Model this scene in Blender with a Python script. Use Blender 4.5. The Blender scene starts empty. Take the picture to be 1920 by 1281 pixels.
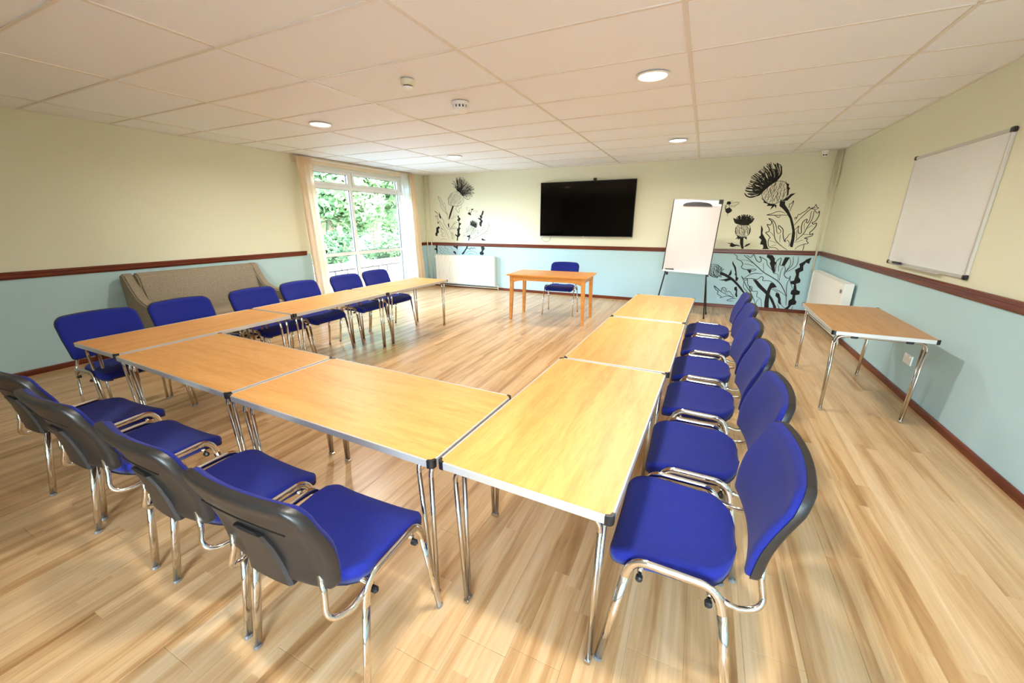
import bpy, bmesh, math, random
from mathutils import Vector, Matrix
C = bpy.context.scene.collection
PI = math.pi
# ------------------------------------------------------------------ camera
cam_data = bpy.data.cameras.new('camera'); cam = bpy.data.objects.new('camera', cam_data); C.objects.link(cam)
cam_data.sensor_width = 36.0; cam_data.sensor_fit = 'HORIZONTAL'
cam_data.lens = 735.1/1920*36
cam_data.clip_start = 0.03; cam_data.clip_end = 200
RIGHT = Vector((0.904635, 0.426185, -0.001661)); DOWN = Vector((0.122442, -0.263628, -0.956822)); FWD = Vector((-0.408221, 0.865371, -0.29067))
M = Matrix.Identity(4)
for i in range(3):
    M[i][0] = RIGHT[i]; M[i][1] = -DOWN[i]; M[i][2] = -FWD[i]
M.translation = Vector((0.2212, -2.4595, 1.4855))
cam.matrix_world = M
bpy.context.scene.camera = cam
# ------------------------------------------------------------------ sky, sun, exposure
vs = bpy.context.scene.view_settings
vs.view_transform = 'Standard'; vs.look = 'None'; vs.gamma = 1.0; vs.use_curve_mapping = False
vs.exposure = 0.2
LAMP_W = 32.0; LAMP_COL = (1.0, 0.93, 0.83)
world = bpy.data.worlds.new('sky'); bpy.context.scene.world = world; world.use_nodes = True
nt = world.node_tree; nt.nodes.clear()
sky = nt.nodes.new('ShaderNodeTexSky'); sky.sky_type = 'NISHITA'; sky.sun_disc = False
sky.sun_elevation = math.radians(48); sky.sun_rotation = math.radians(100); sky.air_density = 1.0; sky.dust_density = 2.5
bgn = nt.nodes.new('ShaderNodeBackground'); bgn.inputs['Strength'].default_value = 12.0
wo = nt.nodes.new('ShaderNodeOutputWorld')
nt.links.new(sky.outputs[0], bgn.inputs[0]); nt.links.new(bgn.outputs[0], wo.inputs[0])
sun_d = bpy.data.lights.new('sun', 'SUN'); sun_d.energy = 7.0; sun_d.angle = 0.02; sun_d.color = (1, .95, .86)
sun = bpy.data.objects.new('sun', sun_d); C.objects.link(sun)
sun.rotation_euler = Vector((0.75, 0.1, 0.8)).to_track_quat('Z', 'Y').to_euler(); sun.location = (6, 1, 9)
# sky portals at the two windows (guides sampling only)
def portal(loc, rot, sx, sy):
    l = bpy.data.lights.new('window_portal', 'AREA'); l.shape = 'RECTANGLE'; l.size = sx; l.size_y = sy
    l.cycles.is_portal = True
    o = bpy.data.objects.new('window_portal', l); C.objects.link(o); o.location = loc; o.rotation_euler = rot
# ------------------------------------------------------------------ room numbers (metres)
XL, XR, YB, YF, H = -5.802, 1.978, 5.5127, -4.9, 2.52
WY0, WY1, WZ0, WZ1 = 2.26, 4.98, 0.16, 2.42        # window opening in the left wall
FX0, FX1, FZ0, FZ1 = .1, 1.75, 0.3, 2.35           # window opening behind the camera
portal((XL-.1, (WY0+WY1)/2, (WZ0+WZ1)/2), (0, -PI/2, 0), WZ1-WZ0, WY1-WY0)
portal(((FX0+FX1)/2, YF-.1, (FZ0+FZ1)/2), (PI/2, 0, 0), FX1-FX0, FZ1-FZ0)

# ------------------------------------------------------------------ materials
def s2l(c):
    return tuple((x/12.92 if x <= .04045 else ((x+.055)/1.055)**2.4) for x in (v/255 for v in c))
def mat(name, rgb, rough=.5, metal=0., spec=.5, bump=None, var=None, **kw):
    """rgb in sRGB 0-255. bump=(scale,strength) noise relief; var=(scale,amount) value variation."""
    m = bpy.data.materials.new(name); m.use_nodes = True
    n = m.node_tree.nodes; l = m.node_tree.links; b = n['Principled BSDF']
    col = (*s2l(rgb), 1)
    b.inputs['Base Color'].default_value = col; b.inputs['Roughness'].default_value = rough
    b.inputs['Metallic'].default_value = metal; b.inputs['Specular IOR Level'].default_value = spec
    for k, v in kw.items(): b.inputs[k.replace('_', ' ')].default_value = v
    if bump or var:
        tc = n.new('ShaderNodeTexCoord')
    if var:
        nz = n.new('ShaderNodeTexNoise'); nz.inputs['Scale'].default_value = var[0]; nz.inputs['Detail'].default_value = 4
        mx = n.new('ShaderNodeMix'); mx.data_type = 'RGBA'
        mx.inputs[6].default_value = (*[c*(1-var[1]) for c in col[:3]], 1); mx.inputs[7].default_value = (*[min(1, c*(1+var[1])) for c in col[:3]], 1)
        l.new(tc.outputs['Object'], nz.inputs['Vector']); l.new(nz.outputs[0], mx.inputs[0]); l.new(mx.outputs[2], b.inputs['Base Color'])
    if bump:
        nb = n.new('ShaderNodeTexNoise'); nb.inputs['Scale'].default_value = bump[0]; nb.inputs['Detail'].default_value = 2
        bp = n.new('ShaderNodeBump'); bp.inputs['Strength'].default_value = bump[1]; bp.inputs['Distance'].default_value = .002
        l.new(tc.outputs['Object'], nb.inputs['Vector']); l.new(nb.outputs[0], bp.inputs['Height']); l.new(bp.outputs[0], b.inputs['Normal'])
    return m
def ramp(n, stops):
    r = n.new('ShaderNodeValToRGB'); e = r.color_ramp.elements
    while len(e) < len(stops): e.new(.5)
    for i, (p, c) in enumerate(stops):
        e[i].position = p; e[i].color = (*s2l(c), 1)
    return r
def wood(name, stops, rough=.35, axis='Y', scale=(14, .9, 14), strip=None, island=False, spec=.5, tonal=.18, coat=0.):
    """grain running along one axis; every object (or island) gets its own offset and tone"""
    m = bpy.data.materials.new(name); m.use_nodes = True
    n = m.node_tree.nodes; l = m.node_tree.links; b = n['Principled BSDF']
    b.inputs['Roughness'].default_value = rough; b.inputs['Specular IOR Level'].default_value = spec
    if coat: b.inputs['Coat Weight'].default_value = coat; b.inputs['Coat Roughness'].default_value = .15
    geo = n.new('ShaderNodeNewGeometry'); oi = n.new('ShaderNodeObjectInfo'); tc = n.new('ShaderNodeTexCoord')
    rnd = n.new('ShaderNodeMath'); rnd.operation = 'ADD'
    l.new(oi.outputs['Random'], rnd.inputs[0])
    if island: l.new(geo.outputs['Random Per Island'], rnd.inputs[1])
    else: rnd.inputs[1].default_value = 0
    fr = n.new('ShaderNodeMath'); fr.operation = 'FRACT'; l.new(rnd.outputs[0], fr.inputs[0]); R = fr.outputs[0]
    src = geo.outputs['Position'] if island else tc.outputs['Object']
    if strip:   # printed strips inside one board
        sp = n.new('ShaderNodeSeparateXYZ'); l.new(src, sp.inputs[0])
        dv = n.new('ShaderNodeMath'); dv.operation = 'DIVIDE'; l.new(sp.outputs[0], dv.inputs[0]); dv.inputs[1].default_value = strip[0]
        fl = n.new('ShaderNodeMath'); fl.operation = 'FLOOR'; l.new(dv.outputs[0], fl.inputs[0])
        wn0 = n.new('ShaderNodeTexWhiteNoise'); wn0.noise_dimensions = '1D'; l.new(fl.outputs[0], wn0.inputs['W'])
        a0 = n.new('ShaderNodeMath'); a0.operation = 'MULTIPLY_ADD'; l.new(sp.outputs[1], a0.inputs[0]); a0.inputs[1].default_value = 1/strip[1]; l.new(wn0.outputs[0], a0.inputs[2])
        f2 = n.new('ShaderNodeMath'); f2.operation = 'FLOOR'; l.new(a0.outputs[0], f2.inputs[0])
        cb = n.new('ShaderNodeCombineXYZ'); l.new(fl.outputs[0], cb.inputs[0]); l.new(f2.outputs[0], cb.inputs[1])
        wn = n.new('ShaderNodeTexWhiteNoise'); wn.noise_dimensions = '3D'; l.new(cb.outputs[0], wn.inputs['Vector'])
        R = wn.outputs[0]
    mp = n.new('ShaderNodeVectorMath'); mp.operation = 'MULTIPLY'; l.new(src, mp.inputs[0])
    sc = {'Y': scale, 'X': (scale[1], scale[0], scale[2]), 'Z': (scale[0], scale[2], scale[1])}[axis]
    mp.inputs[1].default_value = sc
    off = n.new('ShaderNodeVectorMath'); off.operation = 'SCALE'; off.inputs[0].default_value = (1.1, 1.6, 0.) if strip else (37., 53., 71.); l.new(R, off.inputs['Scale'])
    ad = n.new('ShaderNodeVectorMath'); ad.operation = 'ADD'; l.new(mp.outputs[0], ad.inputs[0]); l.new(off.outputs[0], ad.inputs[1])
    nz = n.new('ShaderNodeTexNoise'); nz.inputs['Scale'].default_value = 1.; nz.inputs['Detail'].default_value = 6; nz.inputs['Roughness'].default_value = .62
    nz.inputs['Distortion'].default_value = .6
    l.new(ad.outputs[0], nz.inputs['Vector'])
    rp = ramp(n, stops); l.new(nz.outputs[0], rp.inputs[0])
    fine = n.new('ShaderNodeTexNoise'); fine.inputs['Scale'].default_value = 9.; fine.inputs['Detail'].default_value = 3
    l.new(ad.outputs[0], fine.inputs['Vector'])
    fm = n.new('ShaderNodeMapRange'); fm.inputs[1].default_value = .3; fm.inputs[2].default_value = .7; fm.inputs[3].default_value = .90; fm.inputs[4].default_value = 1.06
    l.new(fine.outputs[0], fm.inputs[0])
    tn = n.new('ShaderNodeMapRange'); tn.inputs[3].default_value = 1-tonal; tn.inputs[4].default_value = 1+tonal*.6; l.new(R, tn.inputs[0])
    ml = n.new('ShaderNodeMath'); ml.operation = 'MULTIPLY'; l.new(fm.outputs[0], ml.inputs[0]); l.new(tn.outputs[0], ml.inputs[1])
    vm = n.new('ShaderNodeVectorMath'); vm.operation = 'SCALE'; l.new(rp.outputs[0], vm.inputs[0]); l.new(ml.outputs[0], vm.inputs['Scale'])
    l.new(vm.outputs[0], b.inputs['Base Color'])
    bp = n.new('ShaderNodeBump'); bp.inputs['Strength'].default_value = .08; bp.inputs['Distance'].default_value = .001
    l.new(fine.outputs[0], bp.inputs['Height']); l.new(bp.outputs[0], b.inputs['Normal'])
    return m
def wall_paint():
    m = bpy.data.materials.new('two_tone_wall_paint'); m.use_nodes = True
    n = m.node_tree.nodes; l = m.node_tree.links; b = n['Principled BSDF']; b.inputs['Roughness'].default_value = .62
    geo = n.new('ShaderNodeNewGeometry'); sp = n.new('ShaderNodeSeparateXYZ'); l.new(geo.outputs['Position'], sp.inputs[0])
    gt = n.new('ShaderNodeMath'); gt.operation = 'GREATER_THAN'; gt.inputs[1].default_value = .985; l.new(sp.outputs[2], gt.inputs[0])
    mx = n.new('ShaderNodeMix'); mx.data_type = 'RGBA'; l.new(gt.outputs[0], mx.inputs[0])
    mx.inputs[6].default_value = (*s2l(LOWER_PAINT), 1); mx.inputs[7].default_value = (*s2l(UPPER_PAINT), 1)
    nz = n.new('ShaderNodeTexNoise'); nz.inputs['Scale'].default_value = 160; l.new(geo.outputs['Position'], nz.inputs['Vector'])
    bp = n.new('ShaderNodeBump'); bp.inputs['Strength'].default_value = .12; bp.inputs['Distance'].default_value = .001
    l.new(nz.outputs[0], bp.inputs['Height']); l.new(bp.outputs[0], b.inputs['Normal']); l.new(mx.outputs[2], b.inputs['Base Color'])
    return m
UPPER_PAINT = (227, 226, 200); LOWER_PAINT = (180, 211, 217)
def emit(name, rgb, strength):
    m = mat(name, rgb, .4); b = m.node_tree.nodes['Principled BSDF']
    b.inputs['Emission Color'].default_value = (*s2l(rgb), 1); b.inputs['Emission Strength'].default_value = strength
    return m
def glass_mat():
    m = bpy.data.materials.new('window_glass'); m.use_nodes = True
    n = m.node_tree.nodes; l = m.node_tree.links; n.remove(n['Principled BSDF'])
    tr = n.new('ShaderNodeBsdfTransparent'); tr.inputs[0].default_value = (.96, .98, .97, 1)
    gl = n.new('ShaderNodeBsdfGlossy'); gl.inputs['Roughness'].default_value = .02
    fr = n.new('ShaderNodeFresnel'); fr.inputs[0].default_value = 1.25
    mx = n.new('ShaderNodeMixShader'); l.new(fr.outputs[0], mx.inputs[0]); l.new(tr.outputs[0], mx.inputs[1]); l.new(gl.outputs[0], mx.inputs[2])
    l.new(mx.outputs[0], n['Material Output'].inputs[0]); return m
def cloth_mat(name, rgb, trans, rough=.9):
    m = bpy.data.materials.new(name); m.use_nodes = True
    n = m.node_tree.nodes; l = m.node_tree.links; n.remove(n['Principled BSDF'])
    d = n.new('ShaderNodeBsdfDiffuse'); d.inputs[0].default_value = (*s2l(rgb), 1)
    t = n.new('ShaderNodeBsdfTranslucent'); t.inputs[0].default_value = (*s2l(rgb), 1)
    mx = n.new('ShaderNodeMixShader'); mx.inputs[0].default_value = trans
    l.new(d.outputs[0], mx.inputs[1]); l.new(t.outputs[0], mx.inputs[2]); l.new(mx.outputs[0], n['Material Output'].inputs[0]); return m
def leaf_mat(name, a, b_):
    m = bpy.data.materials.new(name); m.use_nodes = True
    n = m.node_tree.nodes; l = m.node_tree.links; n.remove(n['Principled BSDF'])
    geo = n.new('ShaderNodeNewGeometry'); r = ramp(n, [(0, a), (1, b_)]); l.new(geo.outputs['Random Per Island'], r.inputs[0])
    d = n.new('ShaderNodeBsdfDiffuse'); t = n.new('ShaderNodeBsdfTranslucent'); l.new(r.outputs[0], d.inputs[0]); l.new(r.outputs[0], t.inputs[0])
    mx = n.new('ShaderNodeMixShader'); mx.inputs[0].default_value = .35
    l.new(d.outputs[0], mx.inputs[1]); l.new(t.outputs[0], mx.inputs[2]); l.new(mx.outputs[0], n['Material Output'].inputs[0]); return m
MT = dict(
    wall=wall_paint(),
    tile=mat('ceiling_tile_board', (243, 247, 250), .85, bump=(220, .15)),
    tee=mat('ceiling_grid_white', (226, 220, 208), .5),
    void=mat('ceiling_void', (120, 115, 105), .9),
    floor=wood('oak_laminate_floor', [(.26, (136, 92, 50)), (.40, (184, 141, 91)), (.52, (207, 169, 120)), (.72, (222, 190, 146))], rough=.30, scale=(9, .5, 9), strip=(.064, 1.1), island=True, tonal=.055),
    subfloor=mat('floor_joint', (120, 88, 55), .7),
    mahogany=wood('mahogany_stain', [(.25, (74, 26, 12)), (.55, (112, 46, 22)), (.8, (138, 64, 34))], rough=.32, scale=(1.5, 1.5, 40), tonal=.05),
    beech=wood('orange_beech_laminate', [(.25, (206, 138, 64)), (.5, (222, 158, 82)), (.75, (232, 173, 100))], rough=.42, scale=(16, 1.6, 16), tonal=.05),
    beech_lit_brown=wood('beech_laminate_lit_brown', [(.25, (172, 122, 72)), (.5, (190, 142, 90)), (.75, (202, 156, 104))], rough=.4, scale=(16, 1.6, 16), tonal=.05),  # same beech, with the side table's browner light put into the colour
    desk=wood('golden_beech_desk', [(.25, (206, 132, 56)), (.55, (222, 152, 76)), (.8, (232, 168, 92))], rough=.33, axis='X', scale=(14, 1.5, 14), tonal=.05),
    alu=mat('brushed_aluminium', (206, 203, 198), .5, .65),
    steel=mat('satin_steel_tube', (200, 194, 186), .22, 1.),
    chrome=mat('chrome', (222, 218, 212), .10, 1.),
    black=mat('black_plastic', (22, 22, 24), .42),
    shell=mat('dark_grey_chair_shell', (33, 31, 30), .4, bump=(300, .15)),
    blue=mat('royal_blue_fabric', (25, 35, 120), .9, spec=.2, bump=(420, .5), var=(60, .12), Sheen_Weight=.08),
    sofa=mat('grey_brown_tweed', (148, 136, 118), .95, spec=.2, bump=(160, .8), var=(95, .55)),
    sofa_leg=mat('sofa_leg_wood', (96, 82, 66), .5),
    upvc=mat('white_upvc', (240, 241, 240), .3),
    gasket=mat('window_gasket', (70, 74, 76), .6),
    glass=glass_mat(),
    curtain=cloth_mat('cream_curtain_cloth', (240, 216, 184), .32),
    curtain_board=mat('cream_rail_board', (226, 208, 176), .6),
    sheer=cloth_mat('white_sheer_cloth', (253, 253, 252), .78),
    rad=mat('radiator_enamel', (240, 236, 226), .35),
    rad_in=mat('radiator_inner', (150, 146, 138), .6),
    pipe=mat('cream_pipe_paint', (222, 214, 186), .4),
    tvb=mat('tv_bezel', (14, 14, 15), .3), tvs=mat('tv_glass', (2, 2, 3), .05, spec=.22),
    wbd=mat('whiteboard_enamel', (232, 234, 234), .18, var=(3, .03)),
    flip=mat('flipchart_board', (198, 192, 190), .3, var=(4, .03)),
    grey=mat('grey_frame', (140, 142, 142), .4, .6),
    white=mat('white_plastic', (240, 240, 236), .35),
    ink=mat('black_wall_paint', (14, 13, 12), .75),
    lamp=emit('downlight_diffuser', (255, 246, 230), 6.0),
    grass=mat('lawn_ground', (40, 56, 32), .9, var=(3, .3)),
    stone=mat('pale_paving', (52, 52, 47), .85, bump=(20, .4), var=(5, .12)),
    bounce_paving=mat('pale_bounce_concrete', (206, 204, 198), .85, bump=(20, .3), var=(4, .06)),  # extra pale so it throws daylight up at the ceiling
    bark=mat('tree_bark', (96, 78, 60), .9, bump=(30, .6)),
    leafA=leaf_mat('leaf_light', (66, 96, 64), (104, 132, 92)), leafB=leaf_mat('leaf_mid', (56, 86, 58), (94, 122, 84)), leafC=leaf_mat('leaf_dark', (36, 62, 42), (70, 98, 64)),
)
# ------------------------------------------------------------------ mesh helpers
def obj(name, bm, m, parent=None, smooth=False, loc=None):
    me = bpy.data.meshes.new(name); bm.normal_update(); bm.to_mesh(me); bm.free()
    ms = m if isinstance(m, (list, tuple)) else [m]
    for q in ms: me.materials.append(MT[q] if isinstance(q, str) else q)
    if smooth:
        for p in me.polygons: p.use_smooth = True
        if smooth != 'all':
            try: me.set_sharp_from_angle(angle=math.radians(38))
            except Exception: pass
    o = bpy.data.objects.new(name, me); C.objects.link(o)
    if parent: o.parent = parent
    if loc: o.location = loc
    return o
def link_copy(o, parent=None, loc=None, rot=None, scale=None):
    c = o.copy(); C.objects.link(c); c.parent = parent
    if loc is not None: c.location = loc
    if rot is not None: c.rotation_euler = rot
    if scale is not None: c.scale = scale
    return c
def dup(root, loc, rotz, label, group=None):
    r = root.copy(); C.objects.link(r); r.location = loc; r.rotation_euler = (0, 0, rotz); r['label'] = label
    if group: r['group'] = group
    for ch in list(root.children):
        c = ch.copy(); C.objects.link(c); c.parent = r
        for g in list(ch.children):
            d = g.copy(); C.objects.link(d); d.parent = c
    return r
def thing(name, label, cat, loc=(0, 0, 0), rotz=0, group=None):
    o = bpy.data.objects.new(name, None); o.empty_display_size = .1; C.objects.link(o)
    o.location = loc; o.rotation_euler = (0, 0, rotz); o['label'] = label; o['category'] = cat
    if group: o['group'] = group
    return o
def tag(o, label, cat, group=None):
    o['label'] = label; o['category'] = cat
    if group: o['group'] = group
    return o
def struct(name, bm, m, parent=None, smooth=False):
    o = obj(name, bm, m, parent, smooth)
    if not parent: o['kind'] = 'structure'
    return o
def NB(): return bmesh.new()
def box(bm, x0, x1, y0, y1, z0, z1, bev=0, mi=0, seg=1):
    vs_ = [bm.verts.new((x, y, z)) for x in (x0, x1) for y in (y0, y1) for z in (z0, z1)]
    F = [(0, 1, 3, 2), (4, 6, 7, 5), (0, 4, 5, 1), (2, 3, 7, 6), (0, 2, 6, 4), (1, 5, 7, 3)]
    fs = [bm.faces.new([vs_[i] for i in f]) for f in F]
    for f in fs: f.material_index = mi
    if bev:
        es = list({e for f in fs for e in f.edges})
        r = bmesh.ops.bevel(bm, geom=es, offset=bev, segments=seg, affect='EDGES', profile=.5)
        for f in r['faces']: f.material_index = mi
    return fs
def tube(bm, path, r, n=8, cap=True, flat=None, closed=False, mi=0):
    """round tube along a list of points; flat=(axis Vector, factor) squashes it into an oval"""
    P = [Vector(p) for p in path]; rings = []
    up = None
    for i, p in enumerate(P):
        if closed: t = (P[(i+1) % len(P)]-P[i-1])
        else: t = (P[min(i+1, len(P)-1)]-P[max(i-1, 0)])
        t.normalize()
        if up is None:
            up = Vector((0, 0, 1)) if abs(t.z) < .9 else Vector((1, 0, 0))
        u = up-t*up.dot(t)
        if u.length < 1e-5: u = t.orthogonal()
        u.normalize(); v = t.cross(u); up = u
        rr = r[i] if isinstance(r, (list, tuple)) else r
        ring = []
        for k in range(n):
            a = 2*PI*k/n; d = (u*math.cos(a)+v*math.sin(a))*rr
            if flat:
                ax, f = flat; c = d.dot(ax); d = d+ax*(c*(f-1))
            ring.append(bm.verts.new(p+d))
        rings.append(ring)
    m_ = len(rings)
    for i in range(m_ if closed else m_-1):
        a, b = rings[i], rings[(i+1) % m_]
        for k in range(n):
            f = bm.faces.new((a[k], a[(k+1) % n], b[(k+1) % n], b[k])); f.material_index = mi
    if cap and not closed:
        bm.faces.new(list(reversed(rings[0]))).material_index = mi; bm.faces.new(rings[-1]).material_index = mi
def lathe(bm, prof, c=(0, 0, 0), n=20, axis='Z', mi=0):
    rings = []
    def P(r, h, a):
        x, y = r*math.cos(a), r*math.sin(a)
        q = {'Z': (x, y, h), 'Y': (x, h, y), 'X': (h, x, y)}[axis]
        return (c[0]+q[0], c[1]+q[1], c[2]+q[2])
    for r, h in prof:
        rings.append([bm.verts.new(P(max(r, 1e-4), h, 2*PI*k/n)) for k in range(n)])
    for a, b in zip(rings, rings[1:]):
        for k in range(n): bm.faces.new((a[k], a[(k+1) % n], b[(k+1) % n], b[k])).material_index = mi
    bm.faces.new(list(reversed(rings[0]))).material_index = mi; bm.faces.new(rings[-1]).material_index = mi
    bmesh.ops.recalc_face_normals(bm, faces=bm.faces[:])
def prism(bm, poly, h0, h1, axis='Z', mi=0):
    def P(a, b, h): return {'Z': (a, b, h), 'Y': (a, h, b), 'X': (h, a, b)}[axis]
    A = [bm.verts.new(P(a, b, h0)) for a, b in poly]; B = [bm.verts.new(P(a, b, h1)) for a, b in poly]
    n = len(poly); fs = [bm.faces.new(list(reversed(A))), bm.faces.new(B)]
    for i in range(n): fs.append(bm.faces.new((A[i], A[(i+1) % n], B[(i+1) % n], B[i])))
    for f in fs: f.material_index = mi
    bmesh.ops.recalc_face_normals(bm, faces=fs)
def arc(p0, p1, p2, n=5):
    """quadratic bend from p0 to p2 around corner p1"""
    p0, p1, p2 = Vector(p0), Vector(p1), Vector(p2)
    return [p0*(1-t)**2+p1*2*t*(1-t)+p2*t*t for t in (i/n for i in range(n+1))]
# ------------------------------------------------------------------ room shell
T = .25
def wall_with_hole(name, axis, p0, p1, a0, a1, z0, z1, hole):
    bm = NB(); ha0, ha1, hz0, hz1 = hole
    for (u0, u1, w0, w1) in ((a0, ha0, z0, z1), (ha1, a1, z0, z1), (ha0, ha1, z0, hz0), (ha0, ha1, hz1, z1)):
        if axis == 'X': box(bm, p0, p1, u0, u1, w0, w1)
        else: box(bm, u0, u1, p0, p1, w0, w1)
    return struct(name, bm, 'wall')
wall_with_hole('wall_left', 'X', XL-T, XL, YF-T, YB+T, -.1, H+.1, (WY0, WY1, WZ0, WZ1))
wall_with_hole('wall_front', 'Y', YF-T, YF, XL, XR, -.1, H+.1, (FX0, FX1, FZ0, FZ1))
bm = NB(); box(bm, XL, XR, YB, YB+T, -.1, H+.1); wall_back = struct('wall_back', bm, 'wall')
bm = NB(); box(bm, XR, XR+T, YF-T, YB+T, -.1, H+.1); struct('wall_right', bm, 'wall')
# floor: sub-floor slab with every board a piece of its own
bm = NB(); box(bm, XL, XR, YF, YB, -.1, -.004); floor = struct('floor', bm, 'subfloor')
BW, BL = .192, 1.285
bm = NB(); e = .0012
lo = [bm.verts.new(p) for p in ((0, 0, -.004), (1, 0, -.004), (1, 1, -.004), (0, 1, -.004))]
hi_ = [bm.verts.new(p) for p in ((.006, .001, 0), (.994, .001, 0), (.994, .999, 0), (.006, .999, 0))]
mid = [bm.verts.new(p) for p in ((0, 0, -.0007), (1, 0, -.0007), (1, 1, -.0007), (0, 1, -.0007))]
bm.faces.new(hi_)
for i in range(4):
    j = (i+1) % 4
    bm.faces.new((lo[i], lo[j], mid[j], mid[i])); bm.faces.new((mid[i], mid[j], hi_[j], hi_[i]))
board_me_obj = None
rest = NB(); random.seed(4); nb = 0
def add_rest(x0, x1, y0, y1):
    v = [rest.verts.new(p) for p in ((x0, y0, 0), (x1, y0, 0), (x1, y1, 0), (x0, y1, 0))]; rest.faces.new(v)
    w = [rest.verts.new((p.co.x, p.co.y, -.004)) for p in v]
    for i in range(4): rest.faces.new((v[i], w[i], w[(i+1) % 4], v[(i+1) % 4]))
boards = []
i = 0; x = XL
while x < XR-.01:
    x1 = min(x+BW, XR); y = YB-((i*.43) % 1)*BL if i % 7 else YB-BL*.5
    segs = [(y, YB)] if YB-y > .05 else []
    while y > YF:
        segs.append((max(y-BL, YF), y)); y -= BL
    for y0, y1 in segs:
        boards.append((x, x1, y0, y1))
    x += BW; i += 1
boards.sort(key=lambda b: -b[3])
piece = obj('floor_board', bm, 'floor', floor)
first = True
for (x0, x1, y0, y1) in boards:
    dx, dy = (x0+x1)/2-.22, (y0+y1)/2+2.46
    seen = y1 > -2.05 and (dy+.55) > .40*abs(dx)*(.9 if dx < 0 else 1.6)-.2
    if nb < 296 and seen:
        o = piece if first else link_copy(piece, floor)
        first = False; nb += 1
        o.location = (x0+.0003, y0+.0003, 0); o.scale = (x1-x0-.0006, y1-y0-.0006, 1)
    else: add_rest(x0+.0006, x1-.0006, y0+.0006, y1-.0006)
rb = obj('floor_boards_beyond', rest, 'floor', floor); rb['kind'] = 'stuff'
# ceiling: slab, lay-in tiles and the grid they sit in
bm = NB(); box(bm, XL, XR, YF, YB, H+.05, H+.2); ceil = struct('ceiling', bm, 'void')
TX, TY, tw = 1.32, .66, .0115
xs = [XL]+[TX*k for k in range(-4, 2)]+[XR]
ys = [y for y in (TY*k for k in range(-7, 9)) if YF+.05 < y < YB-.05]; ys = [YF]+ys+[YB]
bm = NB(); box(bm, 0, 1, 0, 1, .006, .022); tile0 = obj('ceiling_tile', bm, 'tile', ceil); first = True
for a, b in zip(xs, xs[1:]):
    for c, d in zip(ys, ys[1:]):
        o = tile0 if first else link_copy(tile0, ceil); first = False
        o.location = (a, c, H); o.scale = (b-a, d-c, 1)
for x in xs[1:-1]:
    bm = NB(); box(bm, -tw, tw, YF, YB, H, H+.006); obj('ceiling_runner', bm, 'tee', ceil, loc=(x, 0, 0))
bm = NB(); box(bm, XL, XR, -tw*.8, tw*.8, H+.0004, H+.006); r0 = obj('ceiling_cross_tee', bm, 'tee', ceil, loc=(0, ys[1], 0))
for y in ys[2:-1]: link_copy(r0, ceil, loc=(0, y, 0))
bm = NB()
box(bm, XL, XL+.02, YF, YB, H-.002, H+.006); box(bm, XR-.02, XR, YF, YB, H-.002, H+.006)
box(bm, XL, XR, YB-.02, YB, H-.002, H+.006); box(bm, XL, XR, YF, YF+.02, H-.002, H+.006)
obj('ceiling_edge_angle', bm, 'tee', ceil)
# dado rails and skirting
DZ = [(0, .962), (.012, .962), (.016, .972), (.020, .978), (.020, 1.004), (.027, 1.010), (.027, 1.026), (.018, 1.034), (0, 1.034)]
def moulding(name, axis, wall, sgn, a0, a1, prof):
    bm = NB(); pts = [(wall+sgn*d, z) for d, z in prof]
    if axis == 'Y':   # runs along y on a side wall
        A = [bm.verts.new((d, a0, z)) for d, z in pts]; B = [bm.verts.new((d, a1, z)) for d, z in pts]
    else:
        A = [bm.verts.new((a0, d, z)) for d, z in pts]; B = [bm.verts.new((a1, d, z)) for d, z in pts]
    n = len(pts); bm.faces.new(A); bm.faces.new(list(reversed(B)))
    for i in range(n): bm.faces.new((A[i], B[i], B[(i+1) % n], A[(i+1) % n]))
    bmesh.ops.recalc_face_normals(bm, faces=bm.faces[:]); return struct(name, bm, 'mahogany')
SK = [(0, 0), (.014, 0), (.014, .048), (.009, .058), (0, .058)]
moulding('trim_1', 'Y', XL, 1, YF, WY0-.08, DZ); moulding('trim_2', 'Y', XL, 1, WY1+.06, YB, DZ)
moulding('trim_3', 'X', YB, -1, XL+.028, XR-.028, DZ); moulding('trim_4', 'Y', XR, -1, YF, YB, DZ)
moulding('baseboard_left', 'Y', XL, 1, YF, YB, SK); moulding('baseboard_back', 'X', YB, -1, XL+.014, XR-.014, SK); moulding('baseboard_right', 'Y', XR, -1, YF, YB, SK)
moulding('baseboard_front', 'X', YF, 1, XL+.014, XR-.014, SK)
# ------------------------------------------------------------------ window_1 (left wall): outer frame, mullions, transoms, sashes, panes
XW0, XW1 = XL-.12, XL-.05
bm = NB(); f = .055
box(bm, XW0, XW1, WY0, WY0+f, WZ0, WZ1, .004); box(bm, XW0, XW1, WY1-f, WY1, WZ0, WZ1, .004)
box(bm, XW0, XW1, WY0+f, WY1-f, WZ0, WZ0+f, .004); box(bm, XW0, XW1, WY0+f, WY1-f, WZ1-f, WZ1, .004)
win = struct('window_1', bm, 'upvc')
MUL = [3.36, 4.70]; TRN = [.92, 2.09]
for y in MUL:
    bm = NB(); box(bm, XW0, XW1, y-.034, y+.034, WZ0+f, WZ1-f, .004); obj('mullion', bm, 'upvc', win)
ycells = [(WY0+f, MUL[0]-.034), (MUL[0]+.034, MUL[1]-.034), (MUL[1]+.034, WY1-f)]
zc = [WZ0+f]+TRN+[WZ1-f]
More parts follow.
